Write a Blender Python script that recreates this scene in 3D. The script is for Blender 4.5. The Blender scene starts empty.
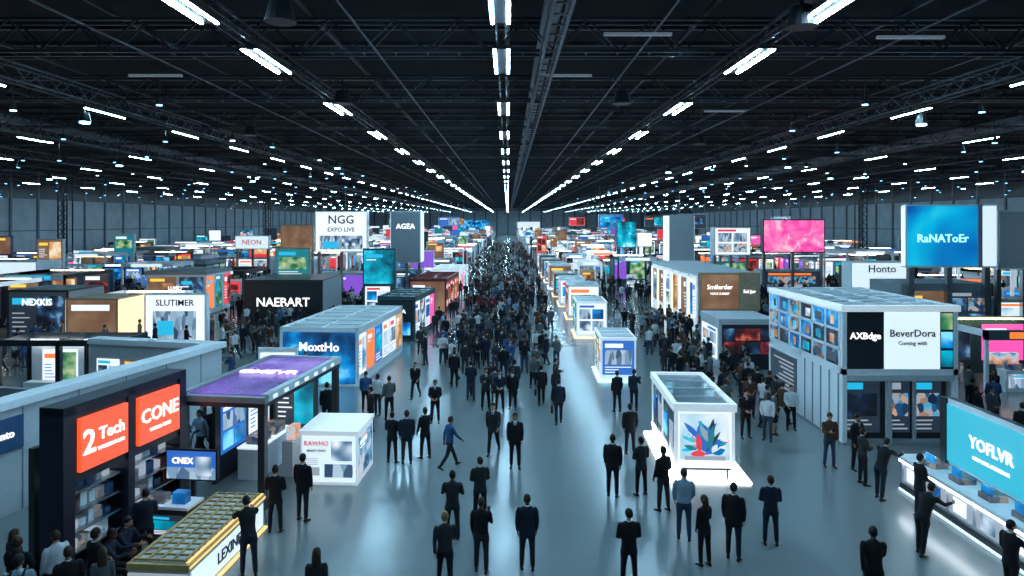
import bpy, math, random
import numpy as np
from mathutils import Vector, Matrix
R=random.Random(7)
rad=math.radians
scene=bpy.context.scene
COL=scene.collection

# ------------------------------------------------------------------ materials
MAT={}
def nt(name):
    m=bpy.data.materials.new(name); m.use_nodes=True
    MAT[name]=m
    return m, m.node_tree.nodes, m.node_tree.links, m.node_tree.nodes['Principled BSDF']
def pbr(name,col,rough=.5,metal=0,var=0.12,scale=6.0,spec=.5,em=0):
    m,n,l,b=nt(name)
    b.inputs['Roughness'].default_value=rough; b.inputs['Metallic'].default_value=metal
    b.inputs['Specular IOR Level'].default_value=spec
    tc=n.new('ShaderNodeTexCoord'); no=n.new('ShaderNodeTexNoise'); no.inputs['Scale'].default_value=scale; no.inputs['Detail'].default_value=2
    l.new(tc.outputs['Object'],no.inputs['Vector'])
    r=n.new('ShaderNodeValToRGB'); l.new(no.outputs['Fac'],r.inputs['Fac'])
    r.color_ramp.elements[0].position=.3; r.color_ramp.elements[1].position=.7
    r.color_ramp.elements[0].color=(*[c*(1-var) for c in col],1)
    r.color_ramp.elements[1].color=(*[min(1,c*(1+var)) for c in col],1)
    l.new(r.outputs['Color'],b.inputs['Base Color'])
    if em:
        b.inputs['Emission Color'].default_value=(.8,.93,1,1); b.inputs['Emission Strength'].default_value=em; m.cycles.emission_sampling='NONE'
    return m
def emi(name,col,st,base=(.1,.1,.1),sample=False):
    m,n,l,b=nt(name)
    b.inputs['Base Color'].default_value=(*base,1); b.inputs['Roughness'].default_value=.4
    b.inputs['Emission Color'].default_value=(*col,1); b.inputs['Emission Strength'].default_value=st
    if not sample: m.cycles.emission_sampling='NONE'
    return m
def screen(name,cols,scale=2.0,st=1.0,kind='noise',dist=.25,stretch=(1,1,1),interp='LINEAR',det=3):
    m,n,l,b=nt(name)
    b.inputs['Base Color'].default_value=(.02,.02,.02,1); b.inputs['Roughness'].default_value=.25
    tc=n.new('ShaderNodeTexCoord'); mp=n.new('ShaderNodeMapping'); mp.inputs['Scale'].default_value=stretch
    l.new(tc.outputs['Object'],mp.inputs['Vector'])
    if kind=='voro':
        t=n.new('ShaderNodeTexVoronoi'); t.inputs['Scale'].default_value=scale
        sp=n.new('ShaderNodeSeparateColor'); l.new(t.outputs['Color'],sp.inputs[0]); out=sp.outputs[0]
    elif kind=='smooth':
        t=n.new('ShaderNodeTexVoronoi'); t.inputs['Scale'].default_value=scale; t.feature='SMOOTH_F1'; out=t.outputs['Distance']
    else:
        t=n.new('ShaderNodeTexNoise'); t.inputs['Scale'].default_value=scale; t.inputs['Detail'].default_value=det; t.inputs['Distortion'].default_value=dist; out=t.outputs['Fac']
    l.new(mp.outputs['Vector'],t.inputs['Vector'])
    r=n.new('ShaderNodeValToRGB'); r.color_ramp.interpolation=interp
    e=r.color_ramp.elements
    k=len(cols)
    lo,hi=(.32,.68) if kind=='noise' else ((.1,.7) if kind=='smooth' else (0,1))
    e[0].position=lo; e[0].color=(*cols[0],1); e[1].position=hi; e[1].color=(*cols[-1],1)
    for i in range(1,k-1):
        x=e.new(lo+(hi-lo)*i/(k-1)); x.color=(*cols[i],1)
    l.new(out,r.inputs['Fac']); l.new(r.outputs['Color'],b.inputs['Emission Color'])
    b.inputs['Emission Strength'].default_value=st
    m.cycles.emission_sampling='NONE'
    return m

pbr('white_panel',(.78,.83,.87),.45,var=.03); pbr('grey_panel',(.22,.26,.29),.5,var=.06)
pbr('white_panel_glow',(.78,.83,.87),.45,var=.03,em=.38)  # white panel colour with faint emission added to brighten it, not a lamp
pbr('light_grey',(.47,.52,.56),.5,var=.05)
pbr('dark_panel',(.018,.023,.03),.35); pbr('navy_panel',(.01,.014,.03),.35); pbr('teal_panel',(.03,.09,.1),.4)
pbr('red_panel',(.2,.03,.03),.4); pbr('tan_panel',(.45,.33,.22),.5); pbr('brown_panel',(.2,.12,.08),.5)
pbr('blue_panel',(.03,.09,.2),.4); pbr('metal',(.4,.43,.46),.3,1); pbr('black_metal',(.02,.022,.026),.4,.3)
pbr('glass_dark',(.03,.05,.06),.08,0,spec=.8); pbr('glass_roof',(.2,.25,.28),.1,0,spec=.8)
pbr('yellow_panel',(.42,.32,.13),.45)
pbr('truss',(.034,.043,.056),.45,.3,var=.1); pbr('duct',(.1,.125,.15),.4,.4); pbr('roof_deck',(.006,.008,.012),.9,var=.3,scale=.3)
pbr('truss_light',(.09,.115,.145),.4,.4)
emi('tube',(.42,.76,1.0),165,sample=True); emi('tube_side',(.4,.75,1.0),90,sample=True); emi('spot_em',(.16,.55,1.0),9); emi('spot_warm',(.7,.9,1.0),9)
emi('spot_big',(.22,.68,1.0),30)
emi('unlit_batten_glow',(.35,.5,.65),.22)  # faint glow painted into the battens, which are not lit
emi('lit_white',(.86,.95,1),1.7,(.8,.8,.8)); emi('lit_soft',(.75,.9,1),.85,(.8,.8,.8)); emi('lit_cyan',(.3,.88,1),3.8,sample=True); emi('lit_warm',(1,.72,.38),1.6); emi('lit_strong',(.87,.95,1),14,sample=True)
emi('platform_lit',(.95,.95,.92),4.2,(.8,.8,.8),sample=True); emi('warm_spot',(1,.68,.36),18,sample=True)
emi('orange_sign',(1,.085,.012),1.2,sample=True); emi('white_text',(1,1,1),1.7); emi('dark_text',(.02,.03,.05),0,(.02,.03,.05)); emi('red_text',(.7,.05,.05),.6); emi('cyan_text',(.35,.95,1),1.6)
emi('purple_text',(.8,.72,1),1.5); emi('gold_lit',(1,.7,.25),1.1)
emi('cyan_screen_flat',(.01,.42,.6),1.1,sample=True)
for nm,c in dict(f_white=(.8,.9,1),f_dark=(.006,.012,.025),f_blue=(.01,.11,.48),f_cyan=(.01,.42,.7),f_orange=(1,.2,.02),f_red=(.7,.02,.03),f_green=(.03,.38,.15),f_yellow=(1,.62,.06),f_pink=(.9,.08,.42),f_grey=(.25,.3,.36),f_teal=(.0,.16,.2),f_purple=(.2,.06,.55)).items(): emi(nm,c,1.15)
screen('scr_blue',[(.0,.015,.06),(.0,.07,.25),(.0,.25,.65),(.2,.7,1)],.7,1.15)
screen('scr_teal',[(0,.05,.09),(.0,.22,.34),(.0,.5,.7),(.4,.95,1)],.6,1.1)
screen('scr_led',[(.0,.07,.36),(.0,.2,.52),(.0,.42,.7),(.03,.6,.75)],.16,1.1,dist=.8,det=2)
screen('scr_pink',[(.7,.03,.28),(.93,.09,.42),(1,.2,.5),(.95,.55,.68)],.5,1.1,dist=1.6)
screen('scr_dark',[(.003,.005,.01),(.005,.012,.03),(.02,.06,.15),(.2,.45,.7)],1.0,.9)
screen('scr_red',[(.01,.005,.01),(.03,.006,.01),(.2,.015,.02),(.6,.15,.08)],1.6,.9)
screen('scr_mix',[(.02,.05,.1),(.1,.3,.5),(.5,.65,.75),(.8,.3,.12),(.05,.15,.2)],1.6,.95)
screen('scr_warm',[(.1,.04,.02),(.4,.17,.06),(.8,.42,.17),(1,.85,.6)],.8,.95)
screen('scr_green',[(.01,.06,.03),(.05,.28,.12),(.4,.6,.3),(.8,.9,.7)],1.1,.8)
screen('scr_white',[(.6,.78,.95),(.65,.82,.95),(.3,.5,.68),(.08,.2,.4)],.9,1.1)
screen('scr_tiles',[(.005,.015,.04),(.01,.08,.2),(.05,.35,.6),(.6,.35,.2),(.02,.05,.1)],4,1,'voro')
screen('scr_city',[(.02,.05,.12),(.2,.35,.5),(.5,.65,.8),(.05,.12,.25)],3.0,1,'voro',stretch=(1.6,1.6,.5))
screen('scr_product',[(.9,.95,1),(.5,.65,.8),(.1,.2,.35),(.02,.03,.06)],2.2,1,'smooth')
screen('scr_pale',[(.85,.95,1),(.6,.82,.95),(.42,.7,.9),(.3,.55,.8)],.9,1.0)
screen('scr_tan',[(.16,.085,.05),(.2,.11,.065),(.25,.15,.09),(.3,.19,.12)],.6,.9)
screen('scr_purple',[(.05,.02,.2),(.12,.05,.42),(.22,.1,.66),(.35,.25,.8)],.35,.8)
screen('goods',[(.03,.03,.04),(.3,.35,.4),(.02,.1,.3),(.8,.75,.6)],5,.3,'voro')

# floor
m,n,l,b=nt('polished_concrete')
tc=n.new('ShaderNodeTexCoord'); no=n.new('ShaderNodeTexNoise'); no.inputs['Scale'].default_value=.12; no.inputs['Detail'].default_value=5
l.new(tc.outputs['Object'],no.inputs['Vector'])
r=n.new('ShaderNodeValToRGB'); r.color_ramp.elements[0].color=(.135,.17,.18,1); r.color_ramp.elements[1].color=(.175,.215,.225,1)
r.color_ramp.elements[0].position=.3; r.color_ramp.elements[1].position=.7
l.new(no.outputs['Fac'],r.inputs['Fac']); l.new(r.outputs['Color'],b.inputs['Base Color'])
n2=n.new('ShaderNodeTexNoise'); n2.inputs['Scale'].default_value=.5; n2.inputs['Detail'].default_value=4; l.new(tc.outputs['Object'],n2.inputs['Vector'])
mr=n.new('ShaderNodeMapRange'); mr.inputs['To Min'].default_value=.18; mr.inputs['To Max'].default_value=.26; l.new(n2.outputs['Fac'],mr.inputs['Value']); l.new(mr.outputs['Result'],b.inputs['Roughness'])
b.inputs['Specular IOR Level'].default_value=.85
# people
for nm,c,ro in [('cloth_black',(.007,.008,.011),.8),('cloth_navy',(.011,.017,.034),.8),('cloth_charcoal',(.022,.025,.03),.85),
    ('cloth_grey',(.09,.1,.11),.85),('cloth_blue',(.03,.08,.2),.85),('cloth_lightblue',(.22,.32,.4),.85),('cloth_white',(.5,.52,.55),.8),
    ('cloth_brown',(.07,.035,.02),.85),('cloth_denim',(.03,.05,.09),.9),('cloth_red',(.18,.02,.03),.85),('leather_black',(.01,.01,.01),.35),
    ('skin_light',(.45,.26,.19),.55),('skin_tan',(.3,.16,.1),.55),('skin_dark',(.09,.045,.03),.5),
    ('hair_black',(.008,.007,.007),.5),('hair_brown',(.035,.018,.01),.5),('hair_blond',(.22,.14,.06),.5),('eye_dark',(.01,.01,.01),.2)]:
    pbr(nm,c,ro,scale=20,spec=.25)

# ------------------------------------------------------------------ mesh builder
class MB:
    def __init__(s):
        s.v=[];s.f=[];s.m=[];s.mats=[];s.T=Matrix.Identity(4)
    def mi(s,n):
        if n not in s.mats: s.mats.append(n)
        return s.mats.index(n)
    def add(s,vs,fs,mat):
        o=len(s.v); k=s.mi(mat)
        for p in vs: s.v.append(tuple(s.T@Vector(p)))
        for f in fs: s.f.append(tuple(o+i for i in f)); s.m.append(k)
    def box(s,x0,x1,y0,y1,z0,z1,mat):
        s.add([(x0,y0,z0),(x1,y0,z0),(x1,y1,z0),(x0,y1,z0),(x0,y0,z1),(x1,y0,z1),(x1,y1,z1),(x0,y1,z1)],
              [(0,3,2,1),(4,5,6,7),(0,1,5,4),(1,2,6,5),(2,3,7,6),(3,0,4,7)],mat)
    def cyl(s,x,y,z0,z1,r,mat,n=14,r2=None):
        r2=r if r2 is None else r2
        vs=[(x+r*math.cos(a),y+r*math.sin(a),z0) for a in [2*math.pi*i/n for i in range(n)]]+[(x+r2*math.cos(a),y+r2*math.sin(a),z1) for a in [2*math.pi*i/n for i in range(n)]]
        s.add(vs,[tuple(range(n-1,-1,-1)),tuple(range(n,2*n))]+[(i,(i+1)%n,n+(i+1)%n,n+i) for i in range(n)],mat)
    def petal(s,cx,cz,ang,ln,wd,y,mat,n=14):
        """flat leaf shape standing in the XZ plane (artwork cut-out)"""
        c,sn=math.cos(ang),math.sin(ang); vs=[]
        for i in range(n):
            t=2*math.pi*i/n; u=ln*.5*(1+math.cos(t)); v=wd*math.sin(t)*(.35+.65*math.sin(math.pi*min(1,u/ln)))
            vs.append((cx+u*c-v*sn,y,cz+u*sn+v*c))
        s.add(vs,[tuple(range(n))],mat)
    def beam(s,p,q,w,mat):
        p=Vector(p);q=Vector(q);d=(q-p)
        if d.length<1e-6:return
        d.normalize(); up=Vector((0,0,1)) if abs(d.z)<.9 else Vector((1,0,0))
        a=d.cross(up).normalized()*w/2; b=d.cross(a).normalized()*w/2
        s.add([p-a-b,p+a-b,p+a+b,p-a+b,q-a-b,q+a-b,q+a+b,q-a+b],[(0,1,2,3),(7,6,5,4),(0,4,5,1),(1,5,6,2),(2,6,7,3),(3,7,4,0)],mat)
    def truss(s,p,q,w,h,step,mat,cw=.09,diag=True,four=True):
        p=Vector(p);q=Vector(q);d=(q-p);L=d.length;d.normalize()
        side=d.cross(Vector((0,0,1))).normalized()*w/2; up=Vector((0,0,h))
        offs=[-side,side] if four else [Vector((0,0,0))]
        for o in offs:
            s.beam(p+o,q+o,cw,mat); s.beam(p+o+up,q+o+up,cw,mat)
            if diag:
                k=int(L/step)
                for i in range(k):
                    a=p+d*(i*step)+o; b=p+d*((i+1)*step)+o
                    if i%2==0: s.beam(a,b+up,cw*.55,mat)
                    else: s.beam(a+up,b,cw*.55,mat)
        if four and diag:
            k=int(L/step)
            for i in range(k+1):
                a=p+d*(i*step); s.beam(a-side,a+side,cw*.55,mat)
    def slab(s,face,a0,a1,z0,z1,p,t,mat):
        """thin panel of thickness t standing proud of plane p; face = direction it looks to"""
        if face=='front': s.box(a0,a1,p-t,p,z0,z1,mat)
        elif face=='left': s.box(p-t,p,a0,a1,z0,z1,mat)
        else: s.box(p,p+t,a0,a1,z0,z1,mat)
    def poster(s,face,a0,a1,z0,z1,p,rr,style=None,lod=0):
        """printed / LED graphic: background, picture, headline and copy lines as layered panels"""
        st=style or rr.choice(['light','light','light','dark','dark','blue','blue','warm','warm','teal','img','img','red','img'])
        bg,pics,ink,acc={'light':('f_white',['scr_product','scr_city','scr_mix','scr_white','scr_green','scr_blue'],'f_blue',['f_orange','f_cyan','f_red','f_blue']),
            'dark':('f_dark',['scr_dark','scr_blue','scr_tiles','scr_red','scr_teal'],'f_white',['f_cyan','f_white','f_orange']),
            'night':('f_dark',['scr_dark','scr_dark','scr_tiles'],'f_grey',['f_cyan','f_grey']),
            'blue':('f_blue',['scr_blue','scr_teal','scr_city'],'f_white',['f_cyan','f_white']),
            'warm':('scr_tan',['scr_warm','scr_tan'],'f_white',['f_yellow','f_white']),
            'teal':('f_teal',['scr_teal','scr_green'],'f_white',['f_cyan','f_white']),
            'red':('f_red',['scr_red','scr_warm'],'f_white',['f_white','f_yellow']),
            'img':(rr.choice(['scr_mix','scr_blue','scr_city','scr_dark','scr_green','scr_warm','scr_teal','scr_product','scr_tiles','f_pink','f_purple','f_orange']),['scr_product'],'f_white',['f_white','f_orange','f_cyan'])}[st]
        w=a1-a0;h=z1-z0
        s.slab(face,a0,a1,z0,z1,p,.02,bg)
        if lod>1: return
        lay=rr.random()
        S=lambda u0,u1,v0,v1,t,m_: s.slab(face,a0+w*u0,a0+w*u1,z0+h*v0,z0+h*v1,p,t,m_)
        if st=='img':
            S(.08,.08+rr.uniform(.3,.6),.78,.88,.03,rr.choice(acc)); S(.08,.4,.7,.73,.03,ink)
        elif lay<.5:
            S(.08,.92,.3,.72,.03,rr.choice(pics)); S(.08,.08+rr.uniform(.4,.8),.79,.91,.03,rr.choice(acc))
            if lod<1:
                for i in range(3): S(.08,rr.uniform(.5,.92),.06+i*.075,.085+i*.075,.03,ink)
        elif lay<.8:
            S(.48,.96,.08,.92,.03,rr.choice(pics)); S(.06,.42,.75,.88,.03,rr.choice(acc))
            if lod<1:
                for i in range(5): S(.06,rr.uniform(.25,.43),.2+i*.09,.225+i*.09,.03,ink)
        else:
            for i in range(2):
                for j in range(2): S(.07+i*.45,.47+i*.45,.08+j*.4,.42+j*.4,.03,rr.choice(pics))
            S(.07,.6,.87,.95,.03,rr.choice(acc))
    def build(s,name,parent=None,smooth=False):
        me=bpy.data.meshes.new(name); me.from_pydata(s.v,[],s.f)
        for k in s.mats: me.materials.append(MAT[k])
        me.polygons.foreach_set('material_index',s.m)
        if smooth: me.polygons.foreach_set('use_smooth',[True]*len(s.f))
        me.update()
        o=bpy.data.objects.new(name,me); COL.objects.link(o)
        if parent: o.parent=parent
        return o

class G:
    """a named real-world object: Empty + structure mesh + lettering"""
    def __init__(s,name,x,y,rot=0,z=0):
        s.e=bpy.data.objects.new(name,None); COL.objects.link(s.e); s.e.location=(x,y,z); s.e.rotation_euler=(0,0,rad(rot)); s.e.empty_display_size=.3
        s.mb=MB()
    def text(s,t,loc,size,mat='white_text',face='front',align='CENTER',ext=.01):
        c=bpy.data.curves.new('lettering','FONT'); c.body=t; c.size=size; c.align_x=align; c.align_y='CENTER'; c.extrude=ext; c.resolution_u=2
        c.offset=size*.012
        c.materials.append(MAT[mat])
        o=bpy.data.objects.new('lettering',c); COL.objects.link(o); o.parent=s.e; o.location=loc
        o.rotation_euler={'front':(rad(90),0,0),'left':(rad(90),0,rad(-90)),'right':(rad(90),0,rad(90)),'top':(0,0,0),'top90':(0,0,rad(90))}[face]
    def done(s):
        s.mb.build('structure',s.e); return s.e
OCC=[];RES=[]
def occ(x0,x1,y0,y1): OCC.append((x0,x1,y0,y1))
def free(x,y,m=.35):
    for a in OCC:
        if a[0]-m<x<a[1]+m and a[2]-m<y<a[3]+m: return False
    return True
def free_rect(x0,x1,y0,y1,m=.6):
    for a in OCC+RES:
        if a[0]-m<x1 and a[1]+m>x0 and a[2]-m<y1 and a[3]+m>y0: return False
    return True

# ------------------------------------------------------------------ shell
W=87; YB=-10; YE=430; HZ=17.5
def simple(name,f):
    mb=MB(); f(mb); return mb.build(name)
simple('floor',lambda m:m.box(-W,W,YB,YE,-.3,0,'polished_concrete'))
simple('ceiling',lambda m:m.box(-W,W,YB,YE,HZ,HZ+.3,'roof_deck'))
pbr('wall_cladding',(.42,.51,.57),.6,var=.12,scale=.5); pbr('wall_dark',(.16,.2,.23),.6)
def sidewall(sg):
    def f(m):
        m.box(min(sg*W,sg*(W+.4)),max(sg*W,sg*(W+.4)),YB,YE,0,HZ,'wall_cladding')
        y=YB+3
        while y<YE:
            m.box(min(sg*W,sg*(W-.25)),max(sg*W,sg*(W-.25)),y,y+.5,0,HZ,'wall_dark'); y+=7
        m.box(min(sg*W,sg*(W-.1)),max(sg*W,sg*(W-.1)),YB,YE,6.3,6.5,'wall_dark')
        m.box(min(sg*W,sg*(W-.2)),max(sg*W,sg*(W-.2)),YB,YE,12.2,HZ,'dark_panel')
    return f
simple('wall_left',sidewall(-1)); simple('wall_right',sidewall(1))
def bw(m):
    m.box(-W,W,YE,YE+.4,0,HZ,'wall_cladding')
    for i in range(-12,13): m.box(i*7-.4,i*7+.4,YE-.5,YE,0,HZ,'wall_dark')
    m.box(-30,-12,YE-.6,YE-.1,3,9,'scr_blue'); m.box(6,20,YE-.6,YE-.1,4,8,'lit_soft')
simple('wall_back',bw)
simple('wall_front',lambda m:m.box(-W,W,YB-.4,YB,0,HZ,'wall_dark'))

# ceiling structure
mb=MB()
ys=[17.0+10.9*i for i in range(-2,38)]
for i,y in enumerate(ys):
    near=y<170
    mb.truss((-W+.5,y,14.9),(W-.5,y,14.9),.7 if near else .3,1.3,1.3 if y<90 else 2.6,'truss',cw=.12,diag=near,four=y<100)
mb.build('roof_cross_trusses')
mb=MB()
for y in ys:
    for k in (2.7,5.45,8.2):
        mb.beam((-W+.3,y+k,16.7),(W-.3,y+k,16.7),.2,'truss')
for x in range(-80,81,8):
    mb.beam((x,YB,16.45),(x,YE-1,16.45),.16,'truss')
for x in (-5.2,5.2,-14.5,14.5):
    mb.beam((x,YB,14.75),(x,YE-1,14.75),.06,'truss_light')
mb.build('roof_purlins')
mb=MB()
ROWS=[-9,9,-21.8,21.8,-34,34,-47,47,-60,60,-73,73]
for x in ROWS:
    big=abs(x)>10
    mb.truss((x,YB+1,14.2),(x,260,14.2),.6 if big else .35,.75 if big else .45,1.1,'truss' if not big else 'truss_light',cw=.08,diag=True,four=abs(x)<36)
    mb.beam((x,260,14.3),(x,YE-2,14.3),.2,'truss')
    for y in ys[::1]:
        if y<200: mb.beam((x,y,14.6),(x,y,15),.08,'truss')
mb.truss((1.6,YB+1,14.3),(1.6,YE-2,14.3),.55,.5,1.1,'truss_light',cw=.1)
mb.truss((-.23,YB+1,14.25),(-.23,YE-2,14.25),.3,.3,1.5,'truss',cw=.06)
mb.build('lighting_trusses')
mb=MB()
nseg=14
for xd,zd,rr in((1.6,15.9,.35),(-38,16.2,.5),(40,16.2,.5)):
    vs=[];fs=[]
    for k,yy in enumerate((YB+1,YE-1)):
        for i in range(nseg):
            a=2*math.pi*i/nseg; vs.append((xd+rr*math.cos(a),yy,zd-.2+rr*math.sin(a)))
    fs=[(i,(i+1)%nseg,nseg+(i+1)%nseg,nseg+i) for i in range(nseg)]
    mb.add(vs,fs,'duct')
mb.build('ventilation_duct')
def fixture(mb,x,y,L=3.8,pair=True,z=14.0,mat='tube'):
    for dx in ((-.24,.24) if pair else (0,)):
        a,b_=x+dx-.045,x+dx+.045
        mb.add([(a,y-L/2,z-.04),(b_,y-L/2,z-.04),(b_,y+L/2,z-.04),(a,y+L/2,z-.04),(a,y-L/2,z),(b_,y-L/2,z),(b_,y+L/2,z),(a,y+L/2,z)],[(0,3,2,1),(0,1,5,4),(2,3,7,6),(1,2,6,5),(3,0,4,7)],mat)
    mb.box(x-.32 if pair else x-.1,x+.32 if pair else x+.1,y-L/2-.05,y+L/2+.05,z,z+.1,'black_metal')
    mb.beam((x,y,z+.1),(x,y,z+.3),.06,'black_metal')
mb=MB()
yl=[8,18.7,25.6]+[36.3+10.9*i for i in range(35)]
for y in yl:
    for x in (-9,-.23,9): fixture(mb,x,y)
mb.build('linear_ceiling_lights')
mb=MB()
for x in ROWS[2:]:
    y=29.5-10.9
    while y<YE-20:
        fixture(mb,x,y+(abs(x)*.37)%5*(0 if abs(x)<23 else 1),3.6,False,13.9,'tube_side'); y+=9.2 if abs(x)<30 else 14
mb.build('side_ceiling_lights')
mb=MB()
def spot(mb,x,y,z,r,mat):
    mb.cyl(x,y,z,z+.35,r*1.15,'black_metal',6,r*.6); mb.cyl(x,y,z-.03,z,r,mat,6); mb.beam((x,y,z+.35),(x,y,14.3),.04,'black_metal')
for x in ROWS+[-28,28,-41,41,-54,54,-67,67,-80,80,-15.5,15.5]:
    if abs(x)<10: continue
    y=28+R.random()*8
    while y<YE-90:
        z=R.choice([13.2,13.0,12.6,12.0])
        if R.random()<.75: spot(mb,x+R.uniform(-.4,.4),y,z,.14,'spot_em' if R.random()<.8 else 'spot_warm')
        y+=R.uniform(6,11) if y<120 else R.uniform(16,32)
for x,y,z in ((-22,35.5,13.2),(22.4,37,13.3),(25,61,12.9),(-33,58,12.8),(-28,75,12.5),(34,72,12.6),(47,62,12.6),(-47,70,12.4),(-60,80,12.2),(15.5,66,12.8),(-15.5,62,12.9),(60,90,12.4)):
    mb.cyl(x,y,z,z+.5,.32,'black_metal',10,.2)
    mb.cyl(x,y,z-.08,z,.24,'spot_big',10); mb.beam((x,y,z+.5),(x,y,14.3),.05,'black_metal')
mb.build('ceiling_spotlights')
mb=MB()
for x,y in ((-6.5,19.5),(8.6,20),(-8,33),(5.5,33),(14,50),(-17,45)):
    mb.cyl(x,y,13.7,14.3,.45,'black_metal',16,.3); mb.cyl(x,y,14.3,14.9,.05,'black_metal',6)
mb.box(8.9,9.7,19.8,21,14.6,15.3,'duct')
mb.build('ceiling_speakers')
mb=MB()
for x,y in ((14.5,24.6),(4.6,24.2),(2.6,31),(13,41),(25,30),(-16,31),(-26,26)):
    mb.box(x-1.2,x+1.2,y-.08,y+.08,14.6,14.7,'unlit_batten_glow')
mb.build('unlit_cross_battens')
for x,y in ((-70,108),(62,120),(-60,170),(-45,200),(50,190)):
    mb=MB(); 
    for dx in(-.7,.7):
        for dy in(-.7,.7): mb.beam((x+dx,y+dy,0),(x+dx,y+dy,14.9),.16,'black_metal')
    for i in range(10):
        z=i*1.45
        mb.beam((x-.7,y-.7,z),(x+.7,y-.7,z+1.45),.09,'black_metal'); mb.beam((x+.7,y-.7,z),(x-.7,y-.7,z+1.45),.09,'black_metal')
    mb.build('truss_column'); occ(x-1,x+1,y-1,y+1)

# ------------------------------------------------------------------ custom booths
g=G('kiosk_with_orange_signs',-9.7,14.9,-11); m=g.mb
m.box(-.9,0,0,4.1,0,.12,'navy_panel')
m.box(-.62,0,0,.32,.12,3.9,'navy_panel'); m.box(-.62,0,1.93,2.15,.12,3.9,'navy_panel'); m.box(-.62,0,3.85,4.1,.12,3.9,'navy_panel')
m.box(-.62,0,0,4.1,3.72,3.92,'navy_panel'); m.box(-.62,-.05,.32,1.93,2.15,3.72,'dark_panel'); m.box(-.62,-.05,2.15,3.85,2.15,3.72,'dark_panel')
m.box(-.05,.05,.42,1.86,2.38,3.58,'orange_sign'); m.box(-.05,.05,2.24,3.76,2.38,3.58,'orange_sign')
m.box(-.9,-.75,0,4.1,.12,3.0,'dark_panel')
for a,bq in((.4,1.85),(2.2,3.8)):
    for z in(.5,.95,1.4,1.85):
        m.box(-.72,-.15,a,bq,z,z+.04,'metal'); 
        yy=a+.08
        while yy<bq-.25:
            w=R.uniform(.12,.25); m.box(-.6,-.3,yy,yy+w,z+.04,z+.04+R.uniform(.12,.33),R.choice(['red_panel','white_panel','goods','blue_panel','f_grey'])); yy+=w+.07
    m.box(-.7,-.66,a,bq,2.05,2.1,'lit_strong')
g.text('2',(.06,.66,2.98),.78,face='right'); g.text('Tech',(.06,1.34,3.08),.4,face='right'); g.text('WORKING LAB',(.06,1.32,2.76),.12,face='right')
g.text('CONE',(.06,3.0,3.05),.5,face='right'); g.text('WORLD TECH',(.06,3.0,2.68),.12,face='right')
g.done(); occ(-10.8,-8.8,14.6,19)

g=G('grey_partition_wall',-14.8,13.5,-12.5); m=g.mb
m.box(-.4,0,0,14.6,0,2.9,'light_grey'); m.box(-.55,.12,-.1,14.75,2.9,3.12,'white_panel')
for i in range(1,8): m.box(0,.02,i*1.9,i*1.9+.03,0,2.9,'grey_panel')
m.box(0,.06,3.6,5.7,1.75,2.65,'blue_panel'); g.text('Nexu Vento',(.08,4.65,2.2),.3,face='right')
m.box(-6,-.4,14.2,14.6,0,2.9,'light_grey'); m.box(-6,-.4,9.5,9.7,0,2.2,'grey_panel')
m.box(-6,-.55,14.1,14.75,2.9,3.12,'white_panel')
m.box(.0,1.6,9.0,9.12,0,2.4,'light_grey'); m.poster('front',.2,1.4,.7,2.1,9.0,R,'light')
for i in range(4): m.poster('front',-5.6+i*1.3,-4.5+i*1.3,.8,2.3,14.2,R)
g.done(); occ(-21,-11,13,29)

g=G('black_frame_booth',-21.8,29.2); m=g.mb
for x in(0,2.6,5.2):
    for y in(0,2): m.box(x-.1,x+.1,y-.1,y+.1,0,2.8,'black_metal')
for y in(0,2): m.box(-.1,5.3,y-.1,y+.1,2.7,2.95,'dark_panel')
for x in(0,2.6,5.2): m.box(x-.1,x+.1,0.1,1.9,2.7,2.95,'dark_panel')
m.box(0,5.2,1.92,2.0,0,2.4,'white_panel'); m.poster('front',.6,2.2,.6,2.2,1.92,R,'light'); m.poster('front',3,4.8,.6,2.2,1.92,R,'blue'); m.box(.5,4.8,.8,1.3,0,.95,'white_panel')
m.box(.2,5,1.7,1.76,2.6,2.68,'lit_strong')
g.done(); occ(-22,-16.4,29,31.4)

g=G('purple_canopy_booth',-9.15,19.3,-7.5); m=g.mb
w=2.35;L=5.3
for x in(0,w):
    for y in(0,L): m.box(x-.1,x+.1,y-.1,y+.1,0,2.85,'dark_panel')
m.box(-.12,w+.12,-.12,L+.12,2.85,2.98,'dark_panel')
m.box(-.15,w+.15,-.15,0.05,2.98,3.14,'grey_panel'); m.box(-.15,w+.15,L-.05,L+.15,2.98,3.2,'light_grey'); m.box(-.15,.05,.05,L-.05,2.98,3.2,'grey_panel'); m.box(w-.05,w+.15,.05,L-.05,2.98,3.2,'light_grey')
m.box(.1,w-.1,.1,L-.1,2.98,3.16,'scr_purple'); g.text('GMEVR',(w/2,L*.5,3.22),.62,'purple_text',face='top',ext=.02)
for i in range(7): m.box(w+.15,w+.17,.3+i*.7,.55+i*.7,3.02,3.12,'lit_soft')
m.box(.1,w*.75,L-.15,L-.1,.0,2.85,'teal_panel'); m.poster('front',.2,w*.7,.7,2.5,L-.15,R,'dark')
m.box(-.05,.05,1.5,L-.1,0,2.6,'dark_panel'); m.poster('right',1.8,3.3,.8,2.3,.05,R,'blue'); m.poster('right',3.5,4.9,.8,2.3,.05,R,'light')
m.box(.5,1.2,2.0,4.4,0,.95,'white_panel'); m.box(.48,1.22,1.98,4.42,.95,1.0,'lit_soft'); m.box(.6,1.1,2.3,3.0,1.0,1.25,'goods'); m.box(.6,1.1,3.3,4.0,1.0,1.3,'goods')
m.box(1.75,2.1,2.4,3.4,0,1.1,'light_grey'); m.box(1.8,2.05,2.6,3.1,1.1,1.5,'scr_mix')
for i in range(3): m.cyl(1.4,.9+i*1.7,2.75,2.85,.12,'lit_strong',10)
g.done(); occ(-9.4,-6.2,19,25)
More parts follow.
